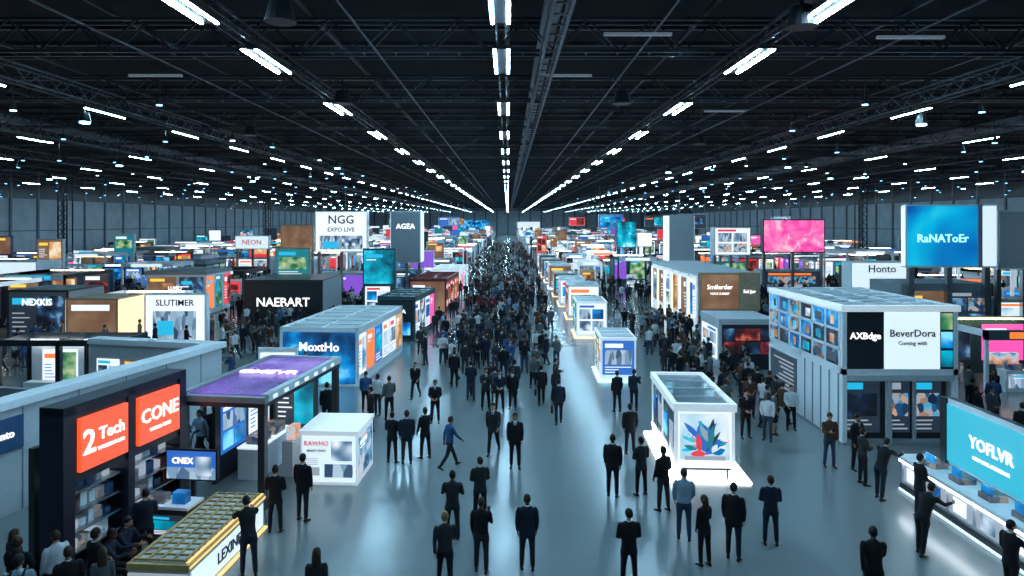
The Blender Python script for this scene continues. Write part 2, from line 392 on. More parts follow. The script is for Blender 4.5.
g=G('monitor_on_stand',-9.0,18.2,-6); m=g.mb
m.box(-.1,1.35,-.05,.05,1.15,1.98,'black_metal'); m.box(-.05,1.3,-.07,-.05,1.2,1.93,'f_blue')
m.box(-.05,1.3,-.08,-.07,1.2,1.5,'scr_city'); m.box(.75,1.2,-.09,-.08,1.3,1.8,'scr_product')
m.box(.57,.68,0,.1,.05,1.2,'black_metal'); m.box(.25,1.0,-.2,.3,0,.05,'black_metal')
g.text('CNEX',(.4,-.1,1.68),.22); g.done()
g=G('reception_desk',-9.15,17.1,-8); m=g.mb
m.box(0,1.2,0,.6,0,.85,'dark_panel'); m.box(-.05,1.25,-.05,.65,.85,.92,'white_panel'); m.box(.05,.5,.1,.4,.92,1.12,'goods'); m.box(.7,1.05,.15,.4,.92,1.2,'scr_blue'); m.poster('front',.1,1.1,.2,.7,0,R,'dark')
g.done(); occ(-9.3,-7.9,17,18.6)
g=G('gold_grid_display_counter',-7.95,14.3,-4); m=g.mb
m.box(0,1.3,0,3.7,0,.72,'light_grey'); m.box(-.03,1.33,-.03,3.73,.72,.86,'yellow_panel')
m.box(.06,1.24,.06,3.64,.86,.88,'light_grey')
for i in range(15): m.box(.06,1.24,.08+i*.25,.13+i*.25,.88,.92,'yellow_panel')
for i in range(5): m.box(.08+i*.27,.12+i*.27,.06,3.64,.88,.93,'yellow_panel')
m.box(-.035,-.03,0,3.7,.76,.82,'gold_lit'); m.box(1.33,1.345,0,3.7,.77,.82,'gold_lit'); m.box(1.24,1.3,.02,3.68,.88,.9,'gold_lit')
m.box(0,1.3,-.03,0,.1,.66,'f_grey'); m.box(1.3,1.32,.1,3.6,.1,.66,'lit_soft')
g.text('FEXIIN',(.65,-.05,.38),.36,'white_text'); g.text('LEXINE 5',(1.33,1.9,.38),.36,'dark_text',face='right')
m.box(-.04,1.4,-.04,3.74,.0,.03,'gold_lit')
g.done(); occ(-8.1,-6.2,14.1,18.2)
g=G('white_promotional_cabinet',-6.32,20.8,-3); m=g.mb
m.box(0,1.75,0,1.9,0,1.55,'white_panel_glow'); m.box(-.04,1.79,-.04,1.94,1.55,1.65,'white_panel_glow')
m.box(.06,1.69,-.02,0,.1,1.48,'lit_soft'); m.box(.95,1.6,-.035,-.02,.75,1.35,'scr_product'); m.box(.75,1.62,-.035,-.02,.25,.65,'scr_city'); m.box(.12,.6,-.035,-.02,.3,.55,'f_grey')
for i in range(4): m.box(.12,.55,-.03,-.02,.62+i*.06,.64+i*.06,'f_grey')
m.poster('right',.15,1.75,.2,1.4,1.75,R,'img')
g.text('RAWHO',(.5,-.04,1.27),.2,'red_text'); g.text('SMART EXPO',(.5,-.04,1.05),.1,'dark_text'); g.done(); occ(-6.4,-4.5,20.7,22.9)

def framebooth(name,x,y,rot,w,L,h,style,side,label=None,lab_mat='white_text',frame='white_panel',top='grey_panel',front=None):
    g=G(name,x,y,rot); m=g.mb; t=.14
    m.box(0,w,0,L,0,.1,frame)
    for a in(0,w-t):
        for b_ in(0,L-t): m.box(a,a+t,b_,b_+t,.1,h,frame)
    m.box(0,w,0,t,h-.22,h,frame); m.box(0,w,L-t,L,h-.22,h,frame); m.box(0,t,t,L-t,h-.22,h,frame); m.box(w-t,w,t,L-t,h-.22,h,frame)
    m.box(t,w-t,t,L-t,h-.16,h-.1,top)
    k=max(2,int(L/1.4))
    for i in range(1,k): m.box(t,w-t,L*i/k-.04,L*i/k+.04,h-.1,h-.02,frame)
    m.box(w/2-.04,w/2+.04,t,L-t,h-.1,h-.03,frame)
    if front: m.box(t,w-t,.03,.09,.12,h-.24,front); m.poster('front',t+.2,w*.45,.3,h*.45,.03,R,'light',0); m.box(w*.55,w-t-.2,.01,.03,.4,h*.42,'scr_blue')
    else: m.poster('front',t,w-t,.12,h-.24,.09,R,style)
    m.box(w-.1,w-.05,t,L-t,.1,h-.2,frame)
    for i in range(k): m.poster('right',L*i/k+.1,L*(i+1)/k-.1,.5,h-.4,w-.05,R,side[i%len(side)])
    m.box(.05,.1,t,L-t,.1,h-.2,'light_grey')
    m.box(t,w-t,L-.09,L-.03,.1,h-.2,'light_grey')
    if label: g.text(label,(w/2,-.0,h*.66),w*.15,lab_mat)
    g.done(); a=rad(rot); 
    occ(min(x,x+L*math.sin(-a)),max(x+w,x+w+L*math.sin(-a)),y,y+L); return g
framebooth('blue_front_exhibition_booth',-11.2,33.5,-5,3.95,8.9,2.85,'blue',['light','img','blue','light'],'MoxtHo',front='scr_blue',frame='white_panel',top='light_grey')
framebooth('teal_exhibition_booth',-8.8,46,-6,2.6,6.3,3.0,'teal',['light','img'],'VENDA',frame='teal_panel',front='dark_panel')
framebooth('red_exhibition_booth',-8.7,60,-3,3.3,9,3.0,'warm',['red','warm'],None,frame='red_panel',top='red_panel')
framebooth('white_exhibition_booth',-8.3,73,-2,3.3,8,3.0,'light',['light','img'],frame='white_panel_glow',top='light_grey')
g=G('low_exhibition_booth',-10.9,28.8,0); m=g.mb
m.box(0,1.7,1.0,1.15,0,2.5,'white_panel'); m.poster('front',.1,1.6,.5,2.3,1.0,R,'light'); m.box(.2,1.5,.1,.6,0,1,'white_panel'); m.poster('front',.3,1.4,.2,.85,.1,R,'blue'); m.box(.5,.9,.2,.5,1,1.3,'goods')
g.done(); occ(-11,-9,28.7,30.1)

def board(name,x0,x1,y,z0,z1,mat,label=None,lm='white_text',sz=.8,depth=.6,base='light_grey',frame='white_panel',side=None,label2=None,lz=None):
    g=G(name,x0,y); m=g.mb; w=x1-x0
    m.box(0,w,0,depth,z0,z1,frame)
    if mat.startswith('p:'): m.poster('front',.12,w-.12,z0+.12,z1-.12,0,R,mat[2:])
    else: m.box(.12,w-.12,-.05,0,z0+.12,z1-.12,mat)
    if side: m.box(w,w+.05,.05,depth-.05,z0+.1,z1-.1,side); m.box(-.05,0,.05,depth-.05,z0+.1,z1-.1,side)
    if z0>0:
        for a in (0.1,w/2-.15,w-.4): m.box(a,a+.3,depth*.3,depth*.3+.3,0,z0,'metal')
        m.box(0,w,depth*.3+.35,depth*.3+2.5,0,min(z0,2.7),base); m.poster('front',.3,w-.3,.6,min(z0,2.7)-.2,depth*.3+.35,R)
    if label: g.text(label,(w/2,-.07,lz if lz else (z0+z1)/2+(z1-z0)*.2*(1 if label2 else 0)),sz,lm)
    g.done(); occ(x0,x1,y,y+max(depth,3 if z0>0 else depth)); RES.append((x0*.8 if x0>0 else x0,x1 if x1>0 else x1*.8,y-9,y)); return g
board('white_billboard',-22.9,-19,43,0,3.5,'f_white','SLUTIMER','dark_text',.55,.5,lz=2.9)
mb=MB(); mb.box(-22.3,-19.6,42.86,42.93,.6,2.4,'scr_city'); mb.box(-22.0,-21,42.82,42.86,.9,1.8,'f_cyan'); mb.build('printed_banner')
board('black_sign_board',-20.5,-14.4,53,0,3.5,'dark_panel','NAEBART',sz=.95,depth=6,frame='dark_panel',side='grey_panel')
board('black_sign_board',-33,-29,45,0,3.5,'p:night','NEXKIS',sz=.6,depth=4,frame='dark_panel',side='grey_panel',lz=2.7)
board('white_sign_board',-53,-49,71,0,3.9,'lit_soft','Anow','red_text',1.0,4)
g=G('tall_white_billboard',-19.8,70); m=g.mb
m.box(0,5.4,0,.8,4.9,9.1,'white_panel'); m.box(.12,5.28,-.05,0,5.0,9.0,'f_white'); m.box(.5,4.9,-.08,-.05,5.2,6.6,'scr_city'); m.box(.9,2.4,-.1,-.08,5.3,6.0,'f_cyan'); m.box(2.8,4.6,-.1,-.08,5.5,6.3,'scr_product')
for a in(.2,2.5,4.9): m.box(a,a+.3,.3,.6,0,4.9,'metal')
m.box(0,5.4,.6,4,0,2.7,'light_grey'); m.poster('front',.3,5,.5,2.5,.6,R,'img')
g.text('NGG',(2.7,-.07,8.2),1.2,'dark_text'); g.text('EXPO LIVE',(2.7,-.07,7.2),.6,'dark_text'); g.done(); occ(-19.8,-14.4,70,74)
board('grey_banner_tower',-12.9,-9.6,75,3.5,9.2,'grey_panel','AGEA','white_text',.8,2.6,frame='light_grey',side='lit_soft',lz=7.5)
board('brown_billboard',-30,-25.7,90,3.9,7.6,'scr_tan',None,depth=.8,frame='tan_panel')
board('white_billboard',-40,-35,100,4,6,'lit_soft','NEON','red_text',1,.8)
board('dark_billboard',-17.5,-13.5,115,3.6,6.4,'scr_dark',None,depth=.8,frame='dark_panel')
board('dark_billboard',-69,-64,84,3.5,6.0,'p:dark',None,depth=.8,frame='dark_panel')
board('warm_shelf_display',-27.2,-24,42,0,3.3,'p:warm',None,depth=3,frame='tan_panel',side='lit_warm')
board('pink_led_billboard',28,34.8,75,4.6,8.3,'scr_pink',None,depth=.8,frame='dark_panel')
board('blue_led_billboard',17.2,20.3,108,3.9,8.1,'scr_teal',None,depth=2,frame='blue_panel')
board('white_billboard',20.8,23.2,110,4,6.3,'lit_white',None,depth=1)
board('grey_banner_tower',18.9,21.8,80,3.3,8.8,'light_grey',None,depth=3,frame='light_grey',side='lit_soft')
board('white_billboard',27.2,32,90,3.6,7.3,'p:light',None,depth=2)
board('white_sign_board',27.6,32.6,55,2.4,4.8,'lit_soft','Honto','dark_text',.85,1.5,lz=4.2)
board('dark_sign_board',31,36,60,0,4.0,'dark_panel','OMNI',sz=.9,depth=4,frame='dark_panel')
g=G('large_blue_led_wall',26.2,45,0); m=g.mb
m.box(0,6.0,0,.5,5.0,9.15,'white_panel'); m.box(.1,4.7,-.06,0,5.12,9.05,'scr_led'); m.box(4.8,5.0,-.1,0,5.0,9.15,'grey_panel'); m.box(5.05,5.95,-.06,0,5.1,9.05,'lit_soft'); m.box(-.04,0,.05,.45,5.1,9.05,'lit_soft')
m.box(0,6,.5,4.5,0,3.9,'grey_panel'); m.poster('front',.3,2.9,.8,3.4,.5,R,'warm'); m.poster('front',3.1,5.7,.8,3.4,.5,R,'night')
for a in(.3,2.8,5.3): m.box(a,a+.35,.1,.45,0,5.0,'metal')
g.text('RaNAToEr',(2.4,-.08,6.9),.75,'cyan_text',ext=.02); g.done(); occ(25.8,32.3,44.5,50)
board('white_sign_board',33,37,46,4.8,8.8,'light_grey',None,depth=.8)

g=G('white_glass_display_kiosk',5.2,21.3,-3); m=g.mb; w=1.85;L=4.5;h=2.3
m.box(-.3,w+.4,-.4,L+.1,0,.07,'platform_lit'); m.box(0,w,0,L,.07,.38,'white_panel_glow')
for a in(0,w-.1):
    for b_ in(0,L-.1,L/2): m.box(a,a+.1,b_,b_+.1,.38,h,'white_panel_glow')
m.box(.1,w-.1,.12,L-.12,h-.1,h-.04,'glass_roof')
m.box(-.05,w+.05,-.05,.12,h-.2,h+.04,'white_panel_glow'); m.box(-.05,w+.05,L-.12,L+.05,h-.2,h+.04,'white_panel_glow'); m.box(-.05,.1,.12,L-.12,h-.2,h+.04,'white_panel_glow'); m.box(w-.1,w+.05,.12,L-.12,h-.2,h+.04,'white_panel_glow')
for i in range(1,4): m.box(.1,w-.1,L*i/4-.03,L*i/4+.03,h-.04,h,'light_grey')
m.box(.1,w-.1,.0,.06,.55,h-.22,'f_white'); m.box(.16,w-.16,-.003,0,.6,h-.27,'scr_pale'); m.box(.1,w-.1,.0,.08,.38,.55,'lit_soft')
pr=random.Random(3)
for i in range(60):
    a=rad(pr.uniform(-10,190)); cx=w/2+pr.uniform(-.3,.3)
    ln=pr.uniform(.3,.85 if abs(math.sin(a))>.5 else .55)
    m.petal(cx,.9+pr.uniform(-.12,.3),a,ln,pr.uniform(.05,.13),-.006-i*.0006,pr.choice(['f_blue','f_cyan','scr_blue','f_dark','scr_teal','f_teal','f_blue','f_cyan','f_red','f_grey','f_white','scr_pale']))
m.box(.3,w-.3,-.05,-.0,.6,.72,'f_grey')
for i in range(4):
    m.box(.02,.06,.15+i*1.08,.97+i*1.08+.1,.42,h-.22,'glass_dark' if i%2 else 'scr_dark')
    m.box(-.01,.02,.35+i*1.08,.9+i*1.08,.9,1.6,'scr_blue' if i%2 else 'f_grey')
m.box(-.02,.0,0,L,.38,.44,'lit_strong')
m.box(w-.06,w-.02,.1,L-.1,.4,h-.22,'grey_panel')
m.beam((.2,-.25,.4),(w-.2,-.25,.4),.04,'black_metal'); m.beam((.3,-.25,.07),(.3,-.25,.4),.04,'black_metal'); m.beam((w-.3,-.25,.07),(w-.3,-.25,.4),.04,'black_metal')
g.done(); occ(4.9,7.8,20.9,26)
def kiosk(x,y,w,L,h,style,frame='white_panel',label=None,litc='lit_cyan'):
    g=G('lit_display_kiosk',x,y,-2); m=g.mb
    m.box(-.15,w+.15,-.15,L+.1,0,.06,litc); m.box(0,w,0,L,.06,.3,frame)
    for a in(0,w-.08):
        for b_ in(0,L-.08,L/2): m.box(a,a+.08,b_,b_+.08,.3,h,frame)
    m.box(-.03,w+.03,-.03,L+.03,h-.12,h,frame)
    for i in range(3): m.box(.1,w-.1,.2+i*L/3,L/3*(i+1)-.1,h,h+.03,'light_grey')
    m.poster('front',.08,w-.08,.35,h-.14,.03,R,style); m.box(0.02,.06,.1,L-.1,.3,h-.12,'grey_panel')
    for i in range(3): m.poster('left',.15+i*L/3,L/3*(i+1)-.1,.4,h-.2,.02,R)
    m.box(w-.05,w,.1,L-.1,.35,h-.14,'grey_panel'); m.box(.05,w-.05,L-.06,L-.02,.3,h-.12,frame); m.box(.05,w-.05,.05,.1,.3,h-.12,frame)
    if label: g.text(label,(w/2,-.02,h*.78),w*.17,'white_text')
    g.done(); occ(x-.2,x+w+.3,y-.2,y+L+.1)
kiosk(4.65,34.2,1.75,3.3,2.2,'blue',frame='white_panel_glow')
kiosk(4.7,47,2.1,3.6,2.5,'light',frame='white_panel_glow',litc='lit_warm')
yy=56
while yy<110:
    kiosk(4.9,yy,R.uniform(2.2,3),R.uniform(3,5),R.uniform(2.4,3),R.choice(['light','warm','img','dark']),frame=R.choice(['tan_panel','white_panel','tan_panel']),litc=R.choice(['lit_warm','lit_white']))
    yy+=8.5

g=G('brown_screen_exhibition_building',13.2,47.2); m=g.mb
m.box(0,4.2,0,15.5,3.6,4.45,'light_grey'); m.box(0,4.2,0,15.5,0,.1,'grey_panel')
m.box(.0,4.2,.2,15.5,.1,3.6,'light_grey'); m.box(.0,4.2,-.08,.2,1.9,4.5,'tan_panel'); m.box(.15,2.7,-.12,-.08,2.0,4.35,'scr_tan'); m.box(2.8,4.1,-.12,-.08,2.0,4.35,'tan_panel')
g.text('Smilerder',(1.4,-.14,3.5),.45); g.text('Sol Jor',(3.45,-.14,3.2),.32)
g.text('VOICE SUMMIT',(1.4,-.14,3.05),.2)
for i in range(6):
    m.box(-.08,0,.4+i*2.5,2.2+i*2.5,.3,4.2,'white_panel_glow'); m.poster('left',.6+i*2.5,2.0+i*2.5,1.2,3.9,-.08,R,['light','warm','img'][i%3])
    m.box(-.1,-.04,2.25+i*2.5,2.6+i*2.5,.3,4.0,'lit_warm' if i%2==0 else 'lit_white')
m.box(.2,4,-.08,.2,.1,1.8,'dark_panel')
g.done(); occ(13,17.5,47,63)
g=G('dark_screen_booth',11.4,36.9); m=g.mb
m.box(0,3.1,0,3.5,2.45,2.75,'light_grey'); m.box(0,.15,0,3.5,0,2.45,'light_grey'); m.box(2.95,3.1,0,3.5,0,2.45,'light_grey'); m.box(.15,2.95,.1,.2,0,2.45,'dark_panel')
for i in range(4):
    for j in range(2): m.box(.25+i*.68,.88+i*.68,.05,.1,.85+j*.72,1.5+j*.72,['scr_red','scr_dark','scr_red'][(i*2+j)%3])
m.poster('left',.3,3.2,.5,2.2,0,R,'light'); m.box(.15,2.95,3.4,3.5,0,2.45,'light_grey')
g.done(); occ(11.2,14.7,36.7,40.6)

g=G('two_storey_white_pavilion',12.0,24.5); m=g.mb; w=4.15;L=6.9;H=5.0
m.box(0,w,0,L,0,.08,'grey_panel')
for a in(0,w-.16):
    for b_ in(0,L/2,L-.16): m.box(a,a+.16,b_,b_+.16,.08,H,'white_panel')
m.box(0,w,0,L,2.5,2.72,'white_panel')
m.box(-.06,w+.06,-.06,.16,H-.22,H,'white_panel_glow'); m.box(-.06,w+.06,L-.16,L+.06,H-.22,H,'white_panel'); m.box(-.06,.16,.16,L-.16,H-.22,H,'white_panel_glow'); m.box(w-.16,w+.06,.16,L-.16,H-.22,H,'white_panel')  # only front and left beams carry the added glow
for i in range(1,6): m.box(.16,w-.16,L*i/6-.05,L*i/6+.05,H-.1,H-.02,'white_panel')
for i in range(1,3): m.box(w*i/3-.05,w*i/3+.05,.16,L-.16,H-.1,H-.02,'white_panel')
m.box(.16,w-.16,.16,L-.16,H-.5,H-.44,'grey_panel')
m.box(.16,1.5,.02,.1,2.72,H-.22,'dark_panel'); m.box(1.5,3.5,.0,.1,2.72,H-.22,'lit_soft'); m.box(3.5,w-.16,.02,.1,2.72,H-.22,'dark_panel')
for i in range(3): m.box(3.55,w-.2,-.01,.02,2.8+i*.67,3.38+i*.67,['scr_teal','scr_blue','scr_green'][i])
g.text('AXBdge',(.83,0,3.9),.33); g.text('BeverDora',(2.5,-.03,4.0),.37,'dark_text'); g.text('Coming with',(2.5,-.03,3.65),.2,'dark_text')
m.box(.16,w-.16,.5,.6,.08,2.5,'dark_panel'); m.poster('front',.3,1.6,.3,2.3,.5,R,'night'); m.poster('front',1.8,2.7,.3,2.3,.5,R,'night'); m.poster('front',2.85,3.85,.3,2.3,.5,R,'night')
m.box(1.62,1.78,.0,.16,.08,2.5,'light_grey'); m.box(2.75,2.83,.3,.44,.08,2.5,'light_grey'); m.box(.3,3.9,.2,.28,2.44,2.48,'lit_soft')
m.box(.16,w-.16,-.04,.16,2.3,2.5,'light_grey')
m.box(.02,.1,.16,L-.16,2.72,H-.22,'dark_panel')
for j in range(4): m.box(-.03,.02,.16,L-.16,2.7+j*.68-.02,2.77+j*.68,'white_panel')
for i in range(6):
    m.box(-.03,.02,.17+i*1.1-.03,.25+i*1.1,2.72,H-.22,'white_panel')
    for j in range(3):
        m.box(-.01,.02,.28+i*1.1,1.24+i*1.1,2.79+j*.68,3.37+j*.68,R.choice(['scr_tiles','scr_blue','scr_dark','scr_dark','scr_dark','scr_dark']))
        m.box(-.02,-.01,.28+i*1.1+R.uniform(.1,.4),.28+i*1.1+R.uniform(.5,.85),2.88+j*.68,3.2+j*.68,R.choice(['scr_product','f_dark','scr_warm','scr_teal','scr_blue']))
m.box(.02,.1,.16,L-.16,.08,2.5,'white_panel'); m.box(-.04,.02,3.9,6.6,.5,2.3,'f_dark')
for i in range(8): m.box(-.05,-.04,4.1,R.uniform(5,6.3),.8+i*.17,.86+i*.17,'f_grey')
for i in range(5): m.box(-.02,.02,.3+i*.7,.34+i*.7,.1,2.5,'grey_panel')
m.box(w-.1,w-.02,.16,L-.16,.08,H-.22,'light_grey'); m.box(.16,w-.16,L-.1,L-.02,.08,H-.22,'light_grey')
g.done(); occ(11.8,16.3,24.3,31.6)

g=G('cyan_screen_counter_booth',11.7,13.0); m=g.mb
L=7.4
m.box(0,.9,0,L,0,.22,'dark_panel'); m.box(0.06,.9,0,L,.22,.95,'light_grey'); m.box(-.05,.95,-.02,L+.05,.95,1.06,'white_panel')
for i in range(7):
    m.box(.02,.06,.12+i*1.04,.98+i*1.04,.32,.85,'f_grey'); m.box(.0,.02,.3+i*1.04,.8+i*1.04,.4,.78,['f_white','scr_blue','f_white','scr_product'][i%4])
m.box(-.03,.02,0,L,.88,.93,'lit_strong'); m.box(-.04,0,0,L,.02,.08,'lit_soft')
m.box(.95,1.15,.4,6.7,0,2.95,'dark_panel'); m.box(.86,.95,.4,6.7,1.12,2.95,'white_panel'); m.box(.83,.86,.55,6.5,1.2,2.82,'cyan_screen_flat')
m.box(.78,.86,6.5,6.72,1.1,2.98,'dark_panel')
g.text('YOFLVR',(.81,4.72,2.05),.45,face='left'); g.text('NEXT LEVEL EXPERIENCE',(.81,4.72,1.65),.12,face='left')
m.box(1.15,3.5,6.9,7.3,0,1.3,'light_grey'); m.box(1.15,3.5,.4,.6,0,2.4,'grey_panel')
for i in range(6): m.box(.2,.65,.4+i*1.15,.85+i*1.15,1.06,1.2,'goods'); m.box(.25,.3,.45+i*1.15,.8+i*1.15,1.2,1.42,'scr_blue')
g.done(); occ(11.5,15.3,12.8,20.6)
g=G('side_display_shelving',17.5,20,0); m=g.mb
for i in range(4): m.box(i*1.4,i*1.4+1.2,0,.5,0,2.2,'grey_panel'); m.poster('front',i*1.4+.1,i*1.4+1.1,.4,2.0,0,R)
g.done(); occ(17.3,23.3,19.8,20.8)

# ------------------------------------------------------------------ generic booths
WALLS=['white_panel','white_panel','light_grey','white_panel','grey_panel','dark_panel','navy_panel','blue_panel','tan_panel','tan_panel','teal_panel']
def gen(m,w,d,rr,lod=0):
    t=rr.random(); wall=rr.choice(WALLS); fr=rr.choice(['white_panel','white_panel_glow','black_metal','white_panel']); h=rr.choice([2.5,2.7,3,3,3.3,3.8])
    PO=lambda f,a0,a1,z0,z1,p,st=None: m.poster(f,a0,a1,z0,z1,p,rr,st,lod)
    strip=rr.choice(['lit_strong','warm_spot']) if lod<2 else 'lit_white'
    if t<.42:
        m.box(0,w,d-.15,d,0,h,wall); m.box(0,.12,d*.45,d-.15,0,h,wall)
        PO('front',.4,w*.45,.7,h-.4,d-.15); PO('front',w*.55,w-.3,.7,h-.4,d-.15)
        for x in(0,w-.15): m.box(x,x+.15,0,.15,0,h,fr)
        m.box(0,w,0,.2,h-.45,h,rr.choice(['white_panel',wall,'lit_soft'])); m.box(w*.2,w*.8,-.03,0,h-.38,h-.08,rr.choice(['lit_white','f_blue','f_white','f_orange','f_cyan','f_dark','f_red']))
        m.box(0,.12,.15,d-.15,h-.3,h,fr); m.box(w-.12,w,.15,d-.15,h-.3,h,fr)
        m.box(w*.25,w*.7,.6,1.2,0,1,'white_panel'); PO('front',w*.27,w*.68,.2,.85,.6)
        if lod<1:
            m.box(w*.3,w*.4,.7,1.1,1,1.3,'goods'); m.box(.2,.9,d*.6,d*.9,0,.9,'goods'); m.box(w*.35,w*.6,d*.5,d*.55,.95,1.5,'scr_mix'); m.cyl(w*.47,d*.52,0,.95,.3,fr,8)
        m.box(w*.1,w*.9,d-.55,d-.49,h-.1,h-.04,strip)
    elif t<.68:
        m.box(0,w,0,d,0,.08,'grey_panel')
        m.box(.1,w-.1,.1,d-.1,.08,h-.3,wall); m.box(0,w,0,d,h-.3,h,fr if fr!='black_metal' else 'grey_panel'); m.box(.3,w-.3,.3,d-.3,h,h+.05,'grey_panel')
        PO('front',.3,w*.5,.4,h-.5,.1); PO('front',w*.56,w-.3,.4,h-.5,.1)
        for i in range(3):
            PO('left',.3+i*d/3,d/3*(i+1)-.1,.5,h-.5,.1); PO('right',.3+i*d/3,d/3*(i+1)-.1,.5,h-.5,w-.1)
        if rr.random()<.5: m.box(w*.1,w*.9,-.03,0,h-.26,h-.04,'lit_white')
    elif t<.86:
        hh=rr.uniform(4,6.6)
        m.box(0,w*.6,d*.5,d*.5+.5,0,hh,wall); PO('front',.1,w*.6-.1,hh*.5,hh-.15,d*.5); PO('front',.2,w*.5,.5,hh*.46,d*.5)
        m.box(w*.6,w,d*.6,d*.7,0,2.5,wall); m.box(w*.15,w*.6,.4,1,0,1,'white_panel'); m.box(w*.7,w*.95,.5,2,0,1.05,wall)
        PO('front',w*.66,w*.95,.5,2.2,d*.6)
    else:
        for x in(0,w-.2):
            for y in(0,d-.2): m.box(x,x+.2,y,y+.2,0,h+.2,fr)
        for y in(0,d-.25): m.box(0,w,y,y+.25,h+.2,h+.6,fr)
        for x in(0,w-.25): m.box(x,x+.25,.25,d-.25,h+.2,h+.6,fr)
        m.box(w*.2,w*.8,d*.4,d*.5,0,2.2,wall); PO('front',w*.25,w*.75,.4,2.0,d*.4); m.box(w*.2,w*.8,-.04,0,h+.25,h+.55,'lit_soft')
        m.box(w*.1,w*.9,.5,1,0,.95,'light_grey'); m.box(w*.15,w*.8,.6,.9,.95,1.2,'goods'); m.box(w*.1,w*.35,d-1.3,d-.6,0,1.0,'white_panel')
        m.box(.3,w-.3,d*.3,d*.3+.06,h+.1,h+.16,strip); m.box(.05,w-.05,d*.3,d*.3+.06,h+.16,h+.22,'black_metal')
cols=[(-12,-6.9),(-21.5,-15.5),(-31,-25),(-41,-35),(-51,-45),(-61,-55),(-71,-65),(-82,-76),(13,18.5),(22,28),(32,38),(42,48),(52,58),(62,68),(73,79),(8.2,11.2),(4.8,8.2)]
far=MB(); nb=0
for (x0,x1) in cols:
    y=22+R.uniform(0,4)
    if x0 in(-12,13,8.2): y=54
    if x0==4.8: y=112
    if x0==8.2: y=80
    while y<YE-12:
        d=R.uniform(4.5,7) ; w=x1-x0-R.uniform(0,.8)
        ok=free_rect(x0,x0+w,y,y+d,.3) and not(abs(x0)>abs(y)*.75+12)
        if ok and (R.random()<.93):
            if y<120:
                g=G('exhibition_booth',x0,y); gen(g.mb,w,d,R,0 if y<90 else 1)
                if R.random()<.5 and y<85:
                    g.text(R.choice(['NOVA','Synt','ORBI','Vexo','LUMO','Aptec','HELIX','Quor']),(w/2,-.06,2.35),.42,R.choice(['white_text','dark_text']))
                g.done(); nb+=1
            else:
                far.T=Matrix.Translation((x0,y,0)); gen(far,w,d,R,1 if y<180 else 2)
            occ(x0,x0+w,y,y+d)
            y+=d+R.uniform(2.2,3.5)
        else: y+=1.5
far.build('distant_exhibition_booths')
print('booths',nb)
for i in range(16):
    x=R.choice([-1,1])*R.uniform(14,70); y=R.uniform(120,300); mb=MB(); w=R.uniform(3,6)
    mb.box(x,x+w,y,y+.4,6.8,9.4,'white_panel'); mb.T=Matrix.Translation((0,y,0)); mb.poster('front',x+.1,x+w-.1,6.9,9.3,0,R,None,1); mb.T=Matrix.Identity(4)
    mb.beam((x+.3,y+.2,9.4),(x+.3,y+.2,14.85),.05,'metal'); mb.beam((x+w-.3,y+.2,9.4),(x+w-.3,y+.2,14.85),.05,'metal')
    mb.build('hanging_banner')

# ------------------------------------------------------------------ people
def loft(pts,rads,n=12,ref=(1,0,0)):
    pts=[Vector(p) for p in pts]; ref=Vector(ref); vs=[];fs=[]
    for i,p in enumerate(pts):
        a=pts[max(0,i-1)]; b=pts[min(len(pts)-1,i+1)]; t=(b-a).normalized()
        u=(ref-t*ref.dot(t))
        if u.length<1e-3: u=Vector((0,1,0))-t*t.y
        u.normalize(); v=t.cross(u)
        ru,rv=rads[i] if isinstance(rads[i],tuple) else (rads[i],rads[i])
        for k in range(n):
            q=2*math.pi*k/n; vs.append(p+u*ru*math.cos(q)+v*rv*math.sin(q))
    for i in range(len(pts)-1):
        for k in range(n): fs.append((i*n+k,i*n+(k+1)%n,(i+1)*n+(k+1)%n,(i+1)*n+k))
    fs.append(tuple(range(n-1,-1,-1))); L=(len(pts)-1)*n; fs.append(tuple(range(L,L+n)))
    return vs,fs
def ellips(c,r,nu=12,nv=8,fn=None):
    vs=[];fs=[]; c=Vector(c)
    for i in range(nv+1):
        th=math.pi*i/nv
        for k in range(nu):
            ph=2*math.pi*k/nu; p=Vector((math.sin(th)*math.cos(ph),math.sin(th)*math.sin(ph),math.cos(th)))
            q=fn(p) if fn else p
            vs.append(c+Vector((q.x*r[0],q.y*r[1],q.z*r[2])))
    for i in range(nv):
        for k in range(nu): fs.append((i*nu+k,(i+1)*nu+k,(i+1)*nu+(k+1)%nu,i*nu+(k+1)%nu))
    return vs,fs
PM=['cloth_black','cloth_charcoal','leather_black','skin_light','hair_black','cloth_white','eye_dark']
